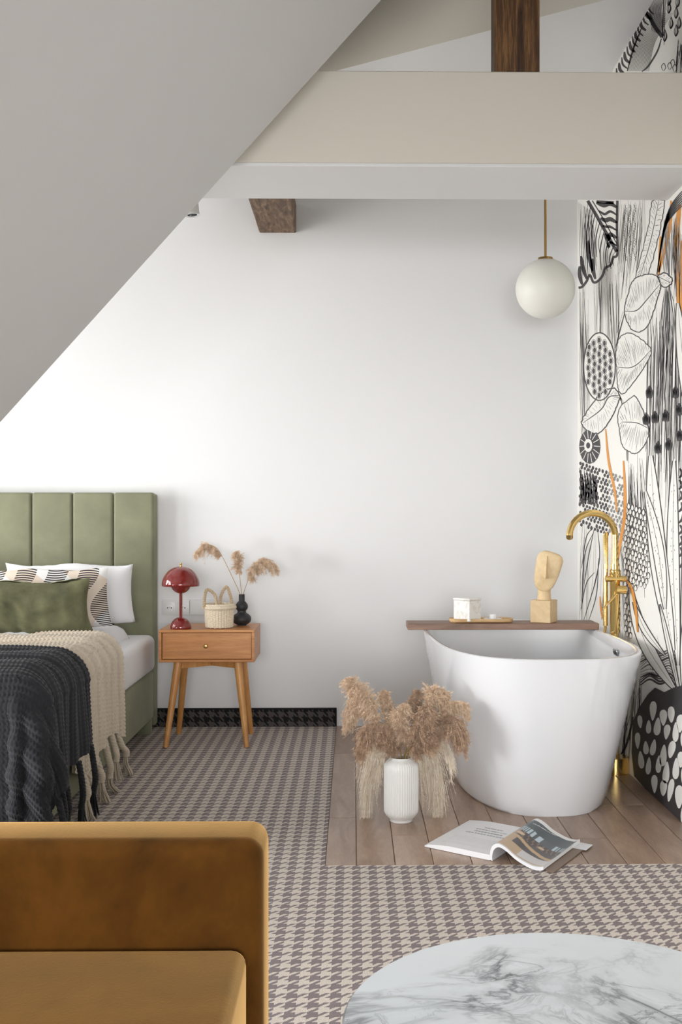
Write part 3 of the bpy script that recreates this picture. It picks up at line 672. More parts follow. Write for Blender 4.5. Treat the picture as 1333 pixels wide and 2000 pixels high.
b = MB(); b.lathe([(0, 0), (.022, 0), (.042, .008), (.042, .0095), (.022, .0025), (0, .0025)], 36, (cp.x, 4.93, tz)); make('dish', b, 'porcelain', cu)
b = MB(); b.lathe([(0, 0), (.015, 0), (.0175, .004), (.0175, .026), (.0155, .026), (.015, .006), (0, .006)], 32, (cp.x, 4.93, tz + .003))
make('candle_cup', b, 'porcelain', label='tiny white cup on the saucer beside the marble box', cat='cup', origin=(cp.x, 4.93, tz + .003))
# carved head
hp = U(1063, 1210, 4.94)
hd = thing('head_sculpture', 'pale carved abstract head with long nose on a cube base', 'sculpture', (hp.x, 4.94, sh))
MH = Matrix.Translation((hp.x, 4.94, sh)) @ Matrix.Rotation(R(-30), 4, 'Z')
b = MB(); b.box((-.047, -.047, 0), (.047, .047, .099), .0015, 1, MH); make('plinth', b, 'sculpture', hd, auto=30)
b = MB(); b.lathe([(.032, .0985), (.0305, .11), (.029, .13), (.030, .19)], 28, (hp.x + .004, 4.956, sh)); make('neck', b, 'sculpture', hd)
# head: egg seen from the front, cut by an inclined face plane
sec = [(.138, -.006, .012, .014), (.143, -.006, .026, .024), (.158, -.005, .040, .036), (.185, -.003, .050, .046), (.215, .002, .055, .052), (.25, .007, .058, .054), (.282, .011, .060, .050), (.302, .011, .054, .042), (.315, .009, .040, .030), (.321, .007, .018, .014)]
v_ = []; nn = 32
for z, cx_, hx, hy in sec:
    for k in range(nn):
        a = 2 * math.pi * k / nn; u, w_ = sup(a, 2.2); y = hy * w_
        if y < 0: y *= .40
        v_.append((cx_ + hx * u, y * .9 - .006, z + (.012 * (u + 1) * max(0, (z - .24) / .07) * -.22)))
f_ = [(i * nn + k, i * nn + (k + 1) % nn, (i + 1) * nn + (k + 1) % nn, (i + 1) * nn + k) for i in range(len(sec) - 1) for k in range(nn)]; f_ += [tuple(range(nn))[::-1], tuple((len(sec) - 1) * nn + k for k in range(nn))]
MHd = Matrix.Translation((hp.x + .004, 4.935, sh)) @ Matrix.Rotation(R(-20), 4, 'Z') @ Matrix.Translation((0, 0, .14)) @ Matrix.Rotation(R(5), 4, 'Y') @ Matrix.Translation((0, 0, -.14))
b = MB(); b.geo(v_, f_, MHd); head = make('head', b, 'sculpture', hd, auto=50)
b = MB(); b.geo([(.000, -.026, .298), (-.018, -.018, .203), (.016, -.018, .203), (.009, -.064, .198), (.004, -.012, .296), (-.004, -.012, .296), (-.002, -.020, .194)],
               [(0, 3, 1), (0, 2, 3), (0, 1, 5), (0, 4, 2), (1, 3, 6), (3, 2, 6), (1, 6, 2), (0, 5, 4), (5, 1, 2, 4)], MHd); make('nose', b, 'sculpture', hd, False)

# ================================================================== PENDANT, SPOT
gp = U(1066, 564, 5.12); gr = 58.0 / F * 5.12
pe = thing('pendant_globe', 'white opal glass globe pendant on a brass rod by the papered wall', 'lamp', (gp.x, gp.y, gp.z))
b = MB(); bmesh.ops.create_uvsphere(b.bm, u_segments=48, v_segments=32, radius=gr, matrix=Matrix.Translation(gp)); make('globe', b, 'opal', pe, auto=0)
b = MB(); b.tube([(gp.x, gp.y, gp.z + gr - .002), (gp.x, gp.y, CZ - .0005)], .006, 14); b.lathe([(0, 0), (.045, 0), (.045, .02), (0, .02)], 32, (gp.x, gp.y, CZ - .0206)); b.lathe([(.036, -.006), (.034, .006), (.008, .010), (0, .010)], 32, (gp.x, gp.y, gp.z + gr)); make('rod', b, 'brass', pe)
sp_ = U(376, 421, 4.55)
so = thing('ceiling_spotlight', 'small white cylinder spotlight behind the sloping ceiling edge', 'lamp', tuple(sp_))
MS = Matrix.Translation(sp_) @ Matrix.Rotation(R(-6), 4, 'Y')
b = MB(); b.lathe([(.020, .002), (.026, 0), (.030, 0), (.030, .13), (0, .13)], 36, M4=MS); make('housing', b, 'metal_white', so)
b = MB(); b.lathe([(.020, .002), (.018, .02), (0, .02)], 36, M4=MS); make('lens', b, 'chrome', so)
b = MB(); tt_ = MS @ Vector((0, 0, .13)); b.tube([tuple(tt_), (tt_.x, tt_.y, DZ)], .008, 12); make('bracket', b, 'metal_white', so)

# ================================================================== BED
HX = -1.022; PW = 0.2085; HY = 5.655; BXR = -1.020; MZ = 0.50
bed = thing('bed', 'sage green upholstered bed with channelled headboard and white mattress', 'bed', (-1.85, 4.7, 0))
hz = 1.1 + 48 / (F / HY)
for k in range(8):
    b = MB(); x1_ = HX - k * PW; b.box((x1_ - PW + .0015, HY, .10), (x1_ - .0015, HY + .075, hz), .016, 4); make('headboard_panel', b, 'velvet_green', bed, auto=60)
b = MB(); b.box((HX - 8 * PW + .005, HY + .062, .02), (HX - .002, YB - .016, hz - .006), .012, 3); make('headboard_back', b, 'velvet_green', bed, auto=60)
bedl = -2.66; FY = 3.56
b = MB(); b.box((bedl, FY + .01, .07), (BXR, HY - .001, .315), .018, 3); make('bed_base', b, 'velvet_green', bed, auto=60)
for (x, y) in [(BXR - .075, HY - .09), (bedl + .01, HY - .09), (BXR - .09, FY + .03), (bedl + .01, FY + .03)]:
    b = MB(); b.box((x, y, 0), (x + .07, y + .07, .075), .006, 2); make('leg', b, 'velvet_green', bed, auto=60)
# mattress with rounded edge and soft sag
b = MB(); b.box((bedl + .01, FY, .312), (BXR + .008, HY - .001, MZ), .038, 6)
make('mattress', b, 'sheet', bed, auto=0, label='white sheeted mattress')
# duvet: thick folded quilt on the mattress with a rolled right edge
def duvet():
    nu, nv = 60, 80; vs = []; x0_, x1_, y0_, y1_ = -2.5, -1.10, 3.66, 5.46
    for i in range(nu):
        for j in range(nv):
            u, v = i / (nu - 1), j / (nv - 1); x = x0_ + (x1_ - x0_) * u; y = y0_ + (y1_ - y0_) * v
            d = min((x1_ + .02 * math.sin(y * 7) - .03 * (v - .5) - x), (y1_ - y), (y - y0_) + .02); d = max(d, 0)
            h = .066 * (1 - max(0, 1 - d / .055) ** 2) ** .5
            n_ = noise.noise(Vector((x * 5, y * 4, 1.3))) * .010 + noise.noise(Vector((x * 13, y * 9, 4))) * .004
            vs.append((x - .03 * (v - .5) + .02 * math.sin(y * 7) * u, y, MZ + .001 + max(h + n_ * min(1, d / .05), 0)))
    top = len(vs); vs += [(x, y, MZ + .0006) for (x, y, z) in vs]
    fs = grid_faces(nu, nv) + [tuple(reversed(f)) for f in grid_faces(nu, nv, top)]
    for i in range(nu - 1):
        fs.append((i * nv, top + i * nv, top + (i + 1) * nv, (i + 1) * nv)); fs.append((i * nv + nv - 1, (i + 1) * nv + nv - 1, top + (i + 1) * nv + nv - 1, top + i * nv + nv - 1))
    for j in range(nv - 1):
        fs.append((j, j + 1, top + j + 1, top + j)); a = (nu - 1) * nv; fs.append((a + j, top + a + j, top + a + j + 1, a + j + 1))
    return vs, fs
v_, f_ = duvet(); npmesh('duvet', v_, f_, 'sheet', label='white duvet spread over the mattress under the knitted throws', cat='duvet', origin=(-1.8, 4.6, MZ))
def pillow(name, c, w, h, t_, lean, yaw, mat, label, seed, wr=.006, roll=0, corner=.05, flange=False):
    """c: centre of the bottom edge; leans back by lean"""
    n = 44; vs = []
    for side in (-1, 1):
        for i in range(n):
            for j in range(n):
                u = 2 * i / (n - 1) - 1; v = 2 * j / (n - 1) - 1
                pr = max(0, (1 - abs(u) ** 3.0)) ** .55 * max(0, (1 - abs(v) ** 3.0)) ** .55
                x = u * w / 2 * (1 - corner * (1 - abs(v) ** 2) * abs(u) ** 3); z = v * h / 2 * (1 - corner * (1 - abs(u) ** 2) * abs(v) ** 3)
                wn = noise.noise(Vector((x * 7 + seed, z * 9, side * 3))) * wr * 1.6 + noise.noise(Vector((x * 22 + seed, z * 14 + x * 12, side))) * wr * .8
                vs.append((x, side * t_ / 2 * pr + wn * pr ** .5 * (1 if side < 0 else .3), z + wn * .5 + h / 2 + .008 * math.sin(u * 5 + seed) * (abs(v) ** 4)))
    Mt = Matrix.Translation(c) @ Matrix.Rotation(yaw, 4, 'Z') @ Matrix.Rotation(-lean, 4, 'X') @ Matrix.Rotation(roll, 4, 'Y')
    vs = [tuple(Mt @ Vector(p)) for p in vs]; b = MB(); b.geo(vs, grid_faces(n, n) + [tuple(reversed(f)) for f in grid_faces(n, n, n * n)])
    bmesh.ops.remove_doubles(b.bm, verts=b.bm.verts[:], dist=.0006)
    return make(name, b, mat, auto=0, label=label, cat='pillow', origin=c)
zt_ = MZ + .075
pillow('pillow', (-1.396, 5.50, zt_), .62, .305, .13, R(-14), R(2), 'sheet', 'large plain white pillow leaning on the green headboard', 1, .007)
pillow('pillow', (-2.14, 5.53, zt_), .66, .36, .13, R(-14), R(-2), 'sheet', 'second plain white pillow at the far left of the headboard', 5, .006)
pillow('pillow', (-1.462, 5.25, zt_ - .002), .63, .300, .10, R(-17), R(3), 'ikat', 'cream cushion with black stripes in front of the white pillow', 2, .004, R(-1))
pillow('pillow', (-1.478, 4.98, zt_ - .004), .62, .265, .12, R(-20), R(2), 'velvet_olive', 'olive green velvet cushion in front of the striped one', 3, .014, 0, .08)

# ---- knitted throws
def drape(a, b_, ex, ey, zt, rad, lenflare=0.0, nf=9, fold=.02, seed=0):
    """a: distance coordinate along +x, b_: along -y (towards the foot); cloth lies on top until ex / ey then falls"""
    dx = max(0, a - ex); dy = max(0, b_ - ey); d = math.hypot(dx, dy)
    x = min(a, ex); y = min(b_, ey)
    if d <= 0: return x, y, zt
    ux, uy = dx / d, dy / d; q = rad * math.pi / 2
    if d < q: ang = d / rad; out = rad * math.sin(ang); dn = rad * (1 - math.cos(ang))
    else: out = rad; dn = rad + (d - q)
    rmp = min(1, max(0, (dn - rad * .5) / .25)); cor = 2 * min(ux, uy)
    out += rmp * (fold * (1 + math.sin(nf * (y * 3.0 + 2.2 * math.atan2(uy, ux)) + seed)) * .5 + cor * .05 + dn * lenflare)
    return x + ux * out, y + uy * out, zt - dn
def throw(name, a0, a1, b0, b1, ex, ey, zt, rad, res, mat, label, col_w, st_l, amp, seed, hem=lambda b: 0, cables=5, top_wob=.01, nf=9, fold=.02, back=lambda a: 0):
    na = int((a1 - a0) / res); nb = int((b1 - b0) / res); P0 = np.zeros((na, nb, 3)); AA = np.zeros((na, nb)); BB = np.zeros((na, nb))
    for i in range(na):
        for j in range(nb):
            tb_ = j / (nb - 1); ta_ = i / (na - 1)
            bb_ = b0 + (b1 - b0) * tb_ + back(a0 + (a1 - a0) * ta_) * (1 - tb_); aa_ = a0 + (a1 + hem(bb_) - a0) * ta_
            x, y, z = drape(aa_, bb_, ex, ey, zt, rad, 0.0, nf, fold, seed)
            wv = noise.noise(Vector((aa_ * 3 + seed, bb_ * 5, 2))) * top_wob + .5 * top_wob * math.sin(bb_ * 26 + 3 * math.sin(aa_ * 3 + seed))
            if z > zt - .1: z += wv * (1 if z >= zt - .03 else .4) + top_wob
            else: x += wv * .5
            P0[i, j] = (x, -y, z); AA[i, j] = aa_; BB[i, j] = bb_
    du = np.gradient(P0, axis=0); dv = np.gradient(P0, axis=1); nr = np.cross(du, dv); nr /= (np.linalg.norm(nr, axis=2, keepdims=True) + 1e-9)
    sgn = np.sign(nr[:, :, 2:3].mean()); nr *= sgn if sgn != 0 else 1
    fb = (BB / col_w) % 1.0; cf = BB / col_w
    v = np.cos(2 * np.pi * (AA / st_l + np.abs(fb - .5) * 1.5)); hgt = (.5 + .5 * v) * np.sin(np.pi * fb) ** .6 * .8 + .35 * np.sin(np.pi * fb)
    hgt += 2.4 * (np.sin(np.pi * ((cf / cables) % 1.0)) ** 2)
    Pf = P0 + nr * (amp * hgt)[:, :, None]
    verts = Pf.reshape(-1, 3); back_ = (P0 - nr * .002).reshape(-1, 3); m = len(verts); fs = grid_faces(na, nb)
    # closed rim
    bd = [i * nb for i in range(na)] + [(na - 1) * nb + j for j in range(1, nb)] + [i * nb + nb - 1 for i in range(na - 2, -1, -1)] + [j for j in range(nb - 2, 0, -1)]
    low = np.array([P0.reshape(-1, 3)[k] - nr.reshape(-1, 3)[k] * .004 for k in bd]); verts = np.vstack([verts, low])
    for k in range(len(bd)): k2 = (k + 1) % len(bd); fs.append((bd[k], bd[k2], m + k2, m + k))
    o = npmesh(name, verts, fs, mat, label=label, cat='blanket', origin=(ex, -ey if ey < 50 else -(b0 + b1) / 2, zt))
    return o, Pf
# cream throw: b = -y
hemc = lambda b_: .035 * math.sin(b_ * 9 + 1)
zth = MZ + .078
cream, PC = throw('knitted_throw', -2.2, -1.10 + .45, -4.72, -3.93, -1.10, 99, zth, .095, .0034, 'wool', 'cream chunky knitted throw with braided tassels over the bed', .021, .017, .0075, 1.0, hemc, 6, .010, 11, .012, lambda a: -.10 * max(0, min(1, (-a - 1.3) / .6)) * -1)
dark_, PD = throw('knitted_throw', -2.2, -1.09 + .40, -4.06, -3.60 + .62, -1.09, -3.62, zth + .016, .105, .0040, 'wool_dark', 'charcoal knitted throw with tassels hanging over the bed corner', .020, .015, .0060, 4.0, lambda b_: .02 * math.sin(b_ * 8), 5, .012, 6, .022)
def tassel(parent, top, length, end, mat, seed, r0=.0075):
    r = random.Random(seed); top = Vector(top); end = Vector(end); b = MB(); fr = .082; body = crom([tuple(top), tuple(top + (end - top) * .3 + Vector((.008, 0, -length * .12))), tuple(top + (end - top) * .7 + Vector((.01, r.uniform(-.006, .006), -length * .05))), tuple(end)], 14)
    body = [Vector(p) for p in body]; m = len(body); turns = (end - top).length / .030 * 2 * math.pi
    for s_ in range(3):
        pts = []
        for i, p in enumerate(body):
            ph = s_ * 2 * math.pi / 3 + turns * i / m; pts.append(p + Vector((math.cos(ph), math.sin(ph), 0)) * r0 * .75)
        b.tube(pts, r0 * .85, 7)
    b.lathe([(0, -.008), (r0 * 1.5, -.006), (r0 * 1.7, .0), (r0 * 1.3, .008), (0, .01)], 12, tuple(end))
    o = make('tassel', b, mat, parent, auto=0)
    b = MB(); dr = Vector((r.uniform(.25, .6), r.uniform(-.35, .1), 0))
    for s_ in range(22):
        a = r.uniform(0, 2 * math.pi); q = r.random() ** .5; o1 = Vector((math.cos(a), math.sin(a), 0)) * q; L = fr * r.uniform(.85, 1.1); fl = max(end.z - .006, .02)
        p2 = end + o1 * r0 * 1.6 + Vector((0, 0, -min(L * .4, fl * .6))) + dr * .006; p3 = end + o1 * .020 + Vector((0, 0, -min(L, fl))) + dr * .05 * (1 if L > fl else .35)
        p3.z = max(p3.z, .005); b.tube([tuple(x) for x in crom([tuple(end + o1 * r0), tuple(p2), tuple(p3)], 4)], .0021, 5)
    make('fringe', b, mat, o, auto=0, kind='stuff')
nb = PC.shape[1]
for k in range(6):
    j = int(nb * (.06 + .88 * k / 5)); p = PC[-1, j]; ex_ = [(.03, .03, .085), (.02, .0, .10), (.015, .02, .06), (.02, -.01, .085), (.01, 0, .10), (.01, -.01, .09)][k]
    tassel(cream, tuple(p), .15, (p[0] + ex_[0], p[1] + ex_[1], ex_[2] + .0), 'wool', k, .0095)
nb = PD.shape[1]
for k in range(7):
    j = int(nb * (.03 + .90 * k / 6)); p = PD[-1, j]
    if p[2] < .13: continue
    tassel(dark_, tuple(p), .12, (p[0] + .012, p[1] - .01, max(.09, p[2] - .17)), 'wool_dark', 30 + k, .0075)

# ================================================================== NIGHTSTAND
NY0, NY1 = 5.277, 5.615; NX0 = U(310, 1260, NY0).x; NX1 = U(497, 1260, NY0).x; NZ0, NZ1 = .405, .560
ns = thing('nightstand', 'honey oak nightstand with one drawer and splayed tapered legs', 'nightstand', ((NX0 + NX1) / 2, 5.45, 0))
th = .013; b = MB()
b.box((NX0, NY0, NZ1 - th), (NX1, NY1, NZ1), .0015, 1); b.box((NX0, NY0, NZ0), (NX1, NY1, NZ0 + th), .0015, 1)
b.box((NX0, NY0 + .0006, NZ0 + th), (NX0 + th, NY1, NZ1 - th)); b.box((NX1 - th, NY0 + .0006, NZ0 + th), (NX1, NY1, NZ1 - th)); b.box((NX0 + th, NY1 - .01, NZ0 + th), (NX1 - th, NY1, NZ1 - th))
make('body', b, 'oak', ns, auto=30)
b = MB(); b.box((NX0 + th + .002, NY0 + .012, NZ0 + th + .002), (NX1 - th - .002, NY0 + .030, NZ1 - th - .002), .001, 1); dr = make('drawer', b, 'oak', ns, auto=30)
kx = U(402, 1264, NY0); b = MB(); Mk = Matrix.Translation((kx.x, NY0 + .012, (NZ0 + NZ1) / 2)) @ Matrix.Rotation(R(90), 4, 'X')
b.lathe([(.005, 0), (.004, .008), (.009, .013), (.0105, .018), (.008, .023), (0, .025)], 24, M4=Mk); make('knob', b, 'brass', dr)
for (tx, ty, bx_, by_) in [(NX0 + .085, NY0 + .06, NX0 + .035, NY0 - .012), (NX1 - .085, NY0 + .06, NX1 - .035, NY0 - .012), (NX0 + .085, NY1 - .06, NX0 + .045, NY1 - .015), (NX1 - .085, NY1 - .06, NX1 - .045, NY1 - .015)]:
    b = MB(); b.tube([(bx_, by_, 0), (bx_ + (tx - bx_) * .5, by_ + (ty - by_) * .5, NZ0 * .5), (tx, ty, NZ0 - .0)], [.0125, .0165, .0205], 20); make('leg', b, 'oak_leg', ns)
b = MB(); cx_, cy_ = (NX0 + NX1) / 2, (NY0 + NY1) / 2
for sgn in (1, -1):
    a = math.atan2((NY1 - NY0 - .12), (NX1 - NX0 - .17) * sgn); L = math.hypot(NY1 - NY0 - .12, NX1 - NX0 - .17) / 2
    b.box((-L, -.009, NZ0 - .036 - (.001 if sgn > 0 else 0)), (L, .009, NZ0 - .0005), 0, 1, Matrix.Translation((cx_, cy_, 0)) @ Matrix.Rotation(a, 4, 'Z'))
make('cross_rail', b, 'oak_leg', ns, False)
# lamp
lp = U(353.5, 1220, 5.345); tz0 = NZ1 + .0005
la = thing('table_lamp', 'glossy burgundy mushroom table lamp on the nightstand', 'lamp', (lp.x, 5.345, tz0))
c = (lp.x, 5.345, tz0)
dome = lambda r_, n_, z0, zs=1.0: [(r_ * math.cos(math.pi / 2 * k / n_), z0 + r_ * zs * math.sin(math.pi / 2 * k / n_)) for k in range(n_ + 1)]
b = MB(); b.lathe([(0, 0), (.050, 0)] + dome(.051, 14, .003, 1.05), 48, c); make('base', b, 'red', la)
b = MB(); b.tube([(c[0], c[1], tz0 + .045), (c[0], c[1], tz0 + .20)], .0075, 20); make('pole', b, 'red', la)
zc = .212; b = MB(); b.lathe([(.0475 * math.sin(math.pi * k / 24), zc + .0475 * -math.cos(math.pi * k / 24) * .9) for k in range(0, 17)], 48, c); make('inner_shade', b, 'red', la)
zr = .2085; outd = dome(.0915, 18, zr, 1.02); ind = [(r_ * .965, z_ - .003) for r_, z_ in outd][::-1]
b = MB(); b.lathe(ind + [(.0905, zr - .001)] + outd, 56, c); make('lamp_shade', b, 'red', la, auto=50)
b = MB(); b.lathe([(0, .298), (.006, .298), (.0045, .306), (.006, .310), (.006, .316), (0, .317)], 20, c); make('finial', b, 'brass', la)
# basket
bp = U(428.5, 1215, 5.385); bc = (bp.x, 5.385, tz0); br = .0745
bk = thing('woven_basket', 'small pale woven basket with two braided loop handles on nightstand', 'basket', bc)
def weave(r_, z_, a_): return r_ + .0055 * abs(math.sin(a_ * 15)) ** .8 * (.8 + .4 * math.sin(z_ * 2 * math.pi / .0095 + (math.pi if math.sin(a_ * 15) > 0 else 0))) - .005
pf = [(0, 0), (.055, 0), (.066, .003)] + [(.068 + .004 * k / 60, .006 + .092 * k / 60) for k in range(61)]
b = MB(); b.lathe(pf + [(.060, .098), (.058, .02), (0, .012)], 330, bc, fn=lambda r_, z_, a_: weave(r_, z_, a_) if r_ > .064 else r_); make('basket_body', b, 'rope', bk, auto=0)
def twist(b, path, r0, strands, pitch, closed=False):
    path = [Vector(p) for p in path]; m = len(path); L = 0
    for s_ in range(strands):
        pts = []; L = 0; nrm = None
        for i, p in enumerate(path):
            tg = (path[min(i + 1, m - 1)] - path[max(i - 1, 0)]).normalized()
            if nrm is None: nrm = tg.orthogonal().normalized()
            nrm = (nrm - tg * nrm.dot(tg)).normalized(); bn = tg.cross(nrm)
            if i: L += (p - path[i - 1]).length
            ph = 2 * math.pi * (s_ / strands + L / pitch); pts.append(p + (nrm * math.cos(ph) + bn * math.sin(ph)) * r0)
        b.tube(pts, r0 * 1.05, 7)
b = MB(); twist(b, [(bc[0] + (br + .001) * math.cos(2 * math.pi * k / 90), bc[1] + (br + .001) * math.sin(2 * math.pi * k / 90), tz0 + .100) for k in range(91)], .0048, 3, .03)
twist(b, [(bc[0] + (br - .0015) * math.cos(2 * math.pi * k / 90), bc[1] + (br - .0015) * math.sin(2 * math.pi * k / 90), tz0 + .112) for k in range(91)], .0035, 3, .03); make('rim', b, 'rope', bk, auto=0)
for (xa_, xb_, yy, top_, tx_) in [(-.068, -.002, -.048, .188, -.052), (.006, .068, -.020, .200, .036)]:
    pts = crom([(bc[0] + xa_, bc[1] + yy, tz0 + .100), (bc[0] + xa_ + .003, bc[1] + yy, tz0 + .15), (bc[0] + tx_, bc[1] + yy, tz0 + top_), (bc[0] + xb_ - .012, bc[1] + yy, tz0 + .160), (bc[0] + xb_, bc[1] + yy - (.02 if xa_ < -.03 else 0), tz0 + .100)], 16)
    b = MB(); twist(b, [tuple(p) for p in pts], .0042, 2, .022); make('handle', b, 'rope_dark', bk, auto=0)
# black vase
vp = U(472.5, 1215, 5.50); vc = (vp.x, 5.50, tz0)
def bulbs():
    o = [(0, 0), (.024, 0)]
    for k in range(1, 13): a = -1.25 + 2.5 * k / 13; o.append((.0485 * math.cos(a) * .98, .032 + .0335 * math.sin(a)))
    o.append((.0215, .0665))
    for k in range(1, 12): a = -1.0 + 2.0 * k / 12; o.append((.031 * math.cos(a), .094 + .0285 * math.sin(a)))
    return o + [(.0150, .122), (.0145, .150), (.0155, .154), (.013, .154), (.012, .125), (.010, .08)]
b = MB(); b.lathe(bulbs(), 48, vc); make('vase', b, 'black_clay', label='matt black double-bulb vase behind the basket on the nightstand', cat='vase', origin=vc, auto=50)

# ---- pampas
def plume_geo(axis, width, n_br, length, seed, droop=.5, seeds=9, silky=False, th=.0009):
    """axis: points of the plume's spine, base to tip; branchlets gather in loose clumps"""
    r = random.Random(seed); ax = [Vector(p) for p in crom(axis, 10)]; m = len(ax); vs = []; fs = []
    def rib(p, q, w_):
        d = (q - p); s_ = d.cross(Vector((r.uniform(-1, 1), r.uniform(-1, 1), r.uniform(-1, 1))))
        if s_.length < 1e-9: return
        s_ = s_.normalized() * w_; o = len(vs); vs.extend([p - s_, p + s_, q + s_ * .3]); fs.append((o, o + 1, o + 2))
    ncl = max(10, n_br // 14)
    for _c in range(ncl):
        t_ = (_c + r.random()) / ncl; rnd = Vector((r.gauss(0, 1), r.gauss(0, 1), r.gauss(0, 1))).normalized()
        rad0 = width * (math.sin(math.pi * min(1, t_ * .80 + .14)) ** .7) * r.uniform(.45, 1.5); L0 = length * r.uniform(.6, 1.45)
        for _ in range(n_br // ncl):
            t2 = min(max(t_ + r.gauss(0, .02), 0), .999); i = min(int(t2 * (m - 1)), m - 2); p = ax[i].lerp(ax[i + 1], r.random()); tg = (ax[i + 1] - ax[i]).normalized()
            side = (rnd - tg * rnd.dot(tg)).normalized() + Vector((r.gauss(0, .38), r.gauss(0, .38), r.gauss(0, .38)))
            d = (side * rad0 * r.uniform(.6, 1.1) + tg * L0 * .5); q = p; steps = 5 if silky else 4; L = L0 * r.uniform(.8, 1.1)
            for k in range(steps):
                g = Vector((0, 0, -droop * L * (k + 1) / steps * .35)); q2 = q + d / steps + g; rib(q, q2, th * (.8 if not silky else .6))
                for _s in range(seeds if k else 2):
                    u = q.lerp(q2, r.random()); e = Vector((r.gauss(0, 1), r.gauss(0, 1), r.gauss(0, 1))).normalized(); ln = r.uniform(.004, .011)
                    rib(u, u + (e * .9 + d.normalized() * .7 + Vector((0, 0, -.35 if not silky else -1.2))) * ln, th * .8)
                q = q2
    return vs, fs
def pampas(vase_mouth, axis, width, n_br, length, mat, label, seed, group, deep, droop=.5, silky=False, seeds=9, sr=.0016, th=.0009):
    o = thing('pampas_stem', label, 'dried grass', deep, group)
    base = crom([deep, vase_mouth, axis[0]] + ([axis[1]] if len(axis) > 1 else []) + ([axis[2]] if len(axis) > 2 else []), 8)
    b = MB(); b.tube([tuple(p) for p in base], [sr] * (len(base) // 2) + [sr * .6] * (len(base) - len(base) // 2), 6); make('stem', b, 'stem', o)
    v_, f_ = plume_geo(axis, width, int(n_br * (2.0 if not silky else 1.6)), length, seed, droop, seeds, silky, th * (1.25 if not silky else 1.4)); npmesh('plume', v_, f_, mat, o, smooth=False)
g1 = 'dried plumes in the black vase'
vm = (vc[0], vc[1], tz0 + .150)
def A(pts, Y, dz=0): return [tuple(U(p[0], p[1], Y + (p[2] if len(p) > 2 else 0))) for p in pts]
pampas((vm[0] - .006, vm[1], vm[2]), A([(434, 1086), (420, 1068), (402, 1064), (386, 1074)], 5.50), .020, 210, .030, 'plume', 'dried pampas stem leaning left out of the black vase, highest plume', 21, g1, (vm[0] + .003, vm[1], vm[2] - .05), .9)
pampas((vm[0], vm[1], vm[2]), A([(468, 1122), (466, 1104), (463, 1088), (462, 1080)], 5.50), .022, 190, .022, 'plume', 'short upright middle plume in the black vase', 22, g1, (vm[0], vm[1] + .003, vm[2] - .05), .6)
pampas((vm[0] + .006, vm[1], vm[2]), A([(486, 1130), (495, 1106), (514, 1094), (538, 1102)], 5.50), .024, 260, .034, 'plume', 'dried plume arching right out of the black vase', 23, g1, (vm[0] - .003, vm[1], vm[2] - .05), 1.3)
# sockets
def sockets():
    Yw = YB
    a = U(317, 1171, Yw); c_ = U(371, 1201, Yw)
    s_ = thing('wall_socket', 'white double wall socket partly behind the burgundy lamp', 'socket', (a.x, Yw, c_.z))
    b = MB(); b.box((a.x, Yw - .009, c_.z), (c_.x, Yw, a.z), .002, 2); make('frame', b, 'plastic', s_, auto=30)
    for px in (332, 358.5):
        q = U(px, 1186.5, Yw); f = MB(); f.box((q.x - .031, Yw - .0115, q.z - .031), (q.x + .031, Yw - .0085, q.z + .031), .002, 2)
        Mx = Matrix.Translation((q.x, Yw - .012, q.z)) @ Matrix.Rotation(R(90), 4, 'X'); f.lathe([(.023, 0), (.022, .001), (.0205, .001), (.020, -.0005), (.020, -.001)], 36, M4=Mx); ff_ = make('socket_face', f, 'plastic', s_, auto=30)
        for dx in (-.0095, .0095):
            h = MB(); h.lathe([(0, .0008), (.0032, .0008), (.0032, 0), (0, 0)], 14, M4=Matrix.Translation((q.x + dx, Yw - .0116, q.z - .001)) @ Matrix.Rotation(R(90), 4, 'X')); make('pin_hole', h, 'dark', ff_, False)
        h = MB(); h.lathe([(0, .004), (.0022, .004), (.0022, 0), (0, 0)], 12, M4=Matrix.Translation((q.x, Yw - .0116, q.z + .003)) @ Matrix.Rotation(R(90), 4, 'X')); make('earth_pin', h, 'chrome', ff_, False)
    a = U(372.5, 1171, Yw); c_ = U(426, 1200, Yw)
    b = MB(); b.box((a.x, Yw - .022, c_.z), (c_.x, Yw, a.z), .002, 2); make('switch_plate', b, 'plastic', auto=30, label='blank white switch plate between the lamp and the basket', cat='switch', origin=(a.x, Yw, c_.z))
sockets()

# ================================================================== FLOOR VASE WITH PAMPAS
vy = 3.985; v0 = U(784, 1600, vy); VC = (v0.x, vy, 0); VR = 34.0 / F * vy
def ribs(r_, z_, a_): return r_ + (.0011 * math.cos(a_ * 44) if .028 < z_ < .205 and r_ > VR * .8 else 0)
pf = [(0, 0.002), (.040, 0.0), (.042, .003), (.041, .008), (.047, .014), (.056, .024), (.0615, .036), (VR - .001, .05)] + [(VR - .001, .05 + .14 * k / 10) for k in range(1, 11)] + [(.061, .204), (.055, .215), (.047, .222), (.042, .226), (.0405, .232), (.038, .232), (.037, .224), (.050, .20), (.055, .10), (.04, .02), (0, .015)]
b = MB(); b.lathe(pf, 264, VC, fn=lambda r_, z_, a_: ribs(r_, z_, a_)); make('ribbed_vase', b, 'ceramic', label='white ribbed ceramic vase on the wooden floor by the tub', cat='vase', origin=VC, auto=60)
g2 = 'dried plumes in the white floor vase'; MV = Vector((VC[0], vy, .231))
L_ = 'dried plume in the white floor vase, '
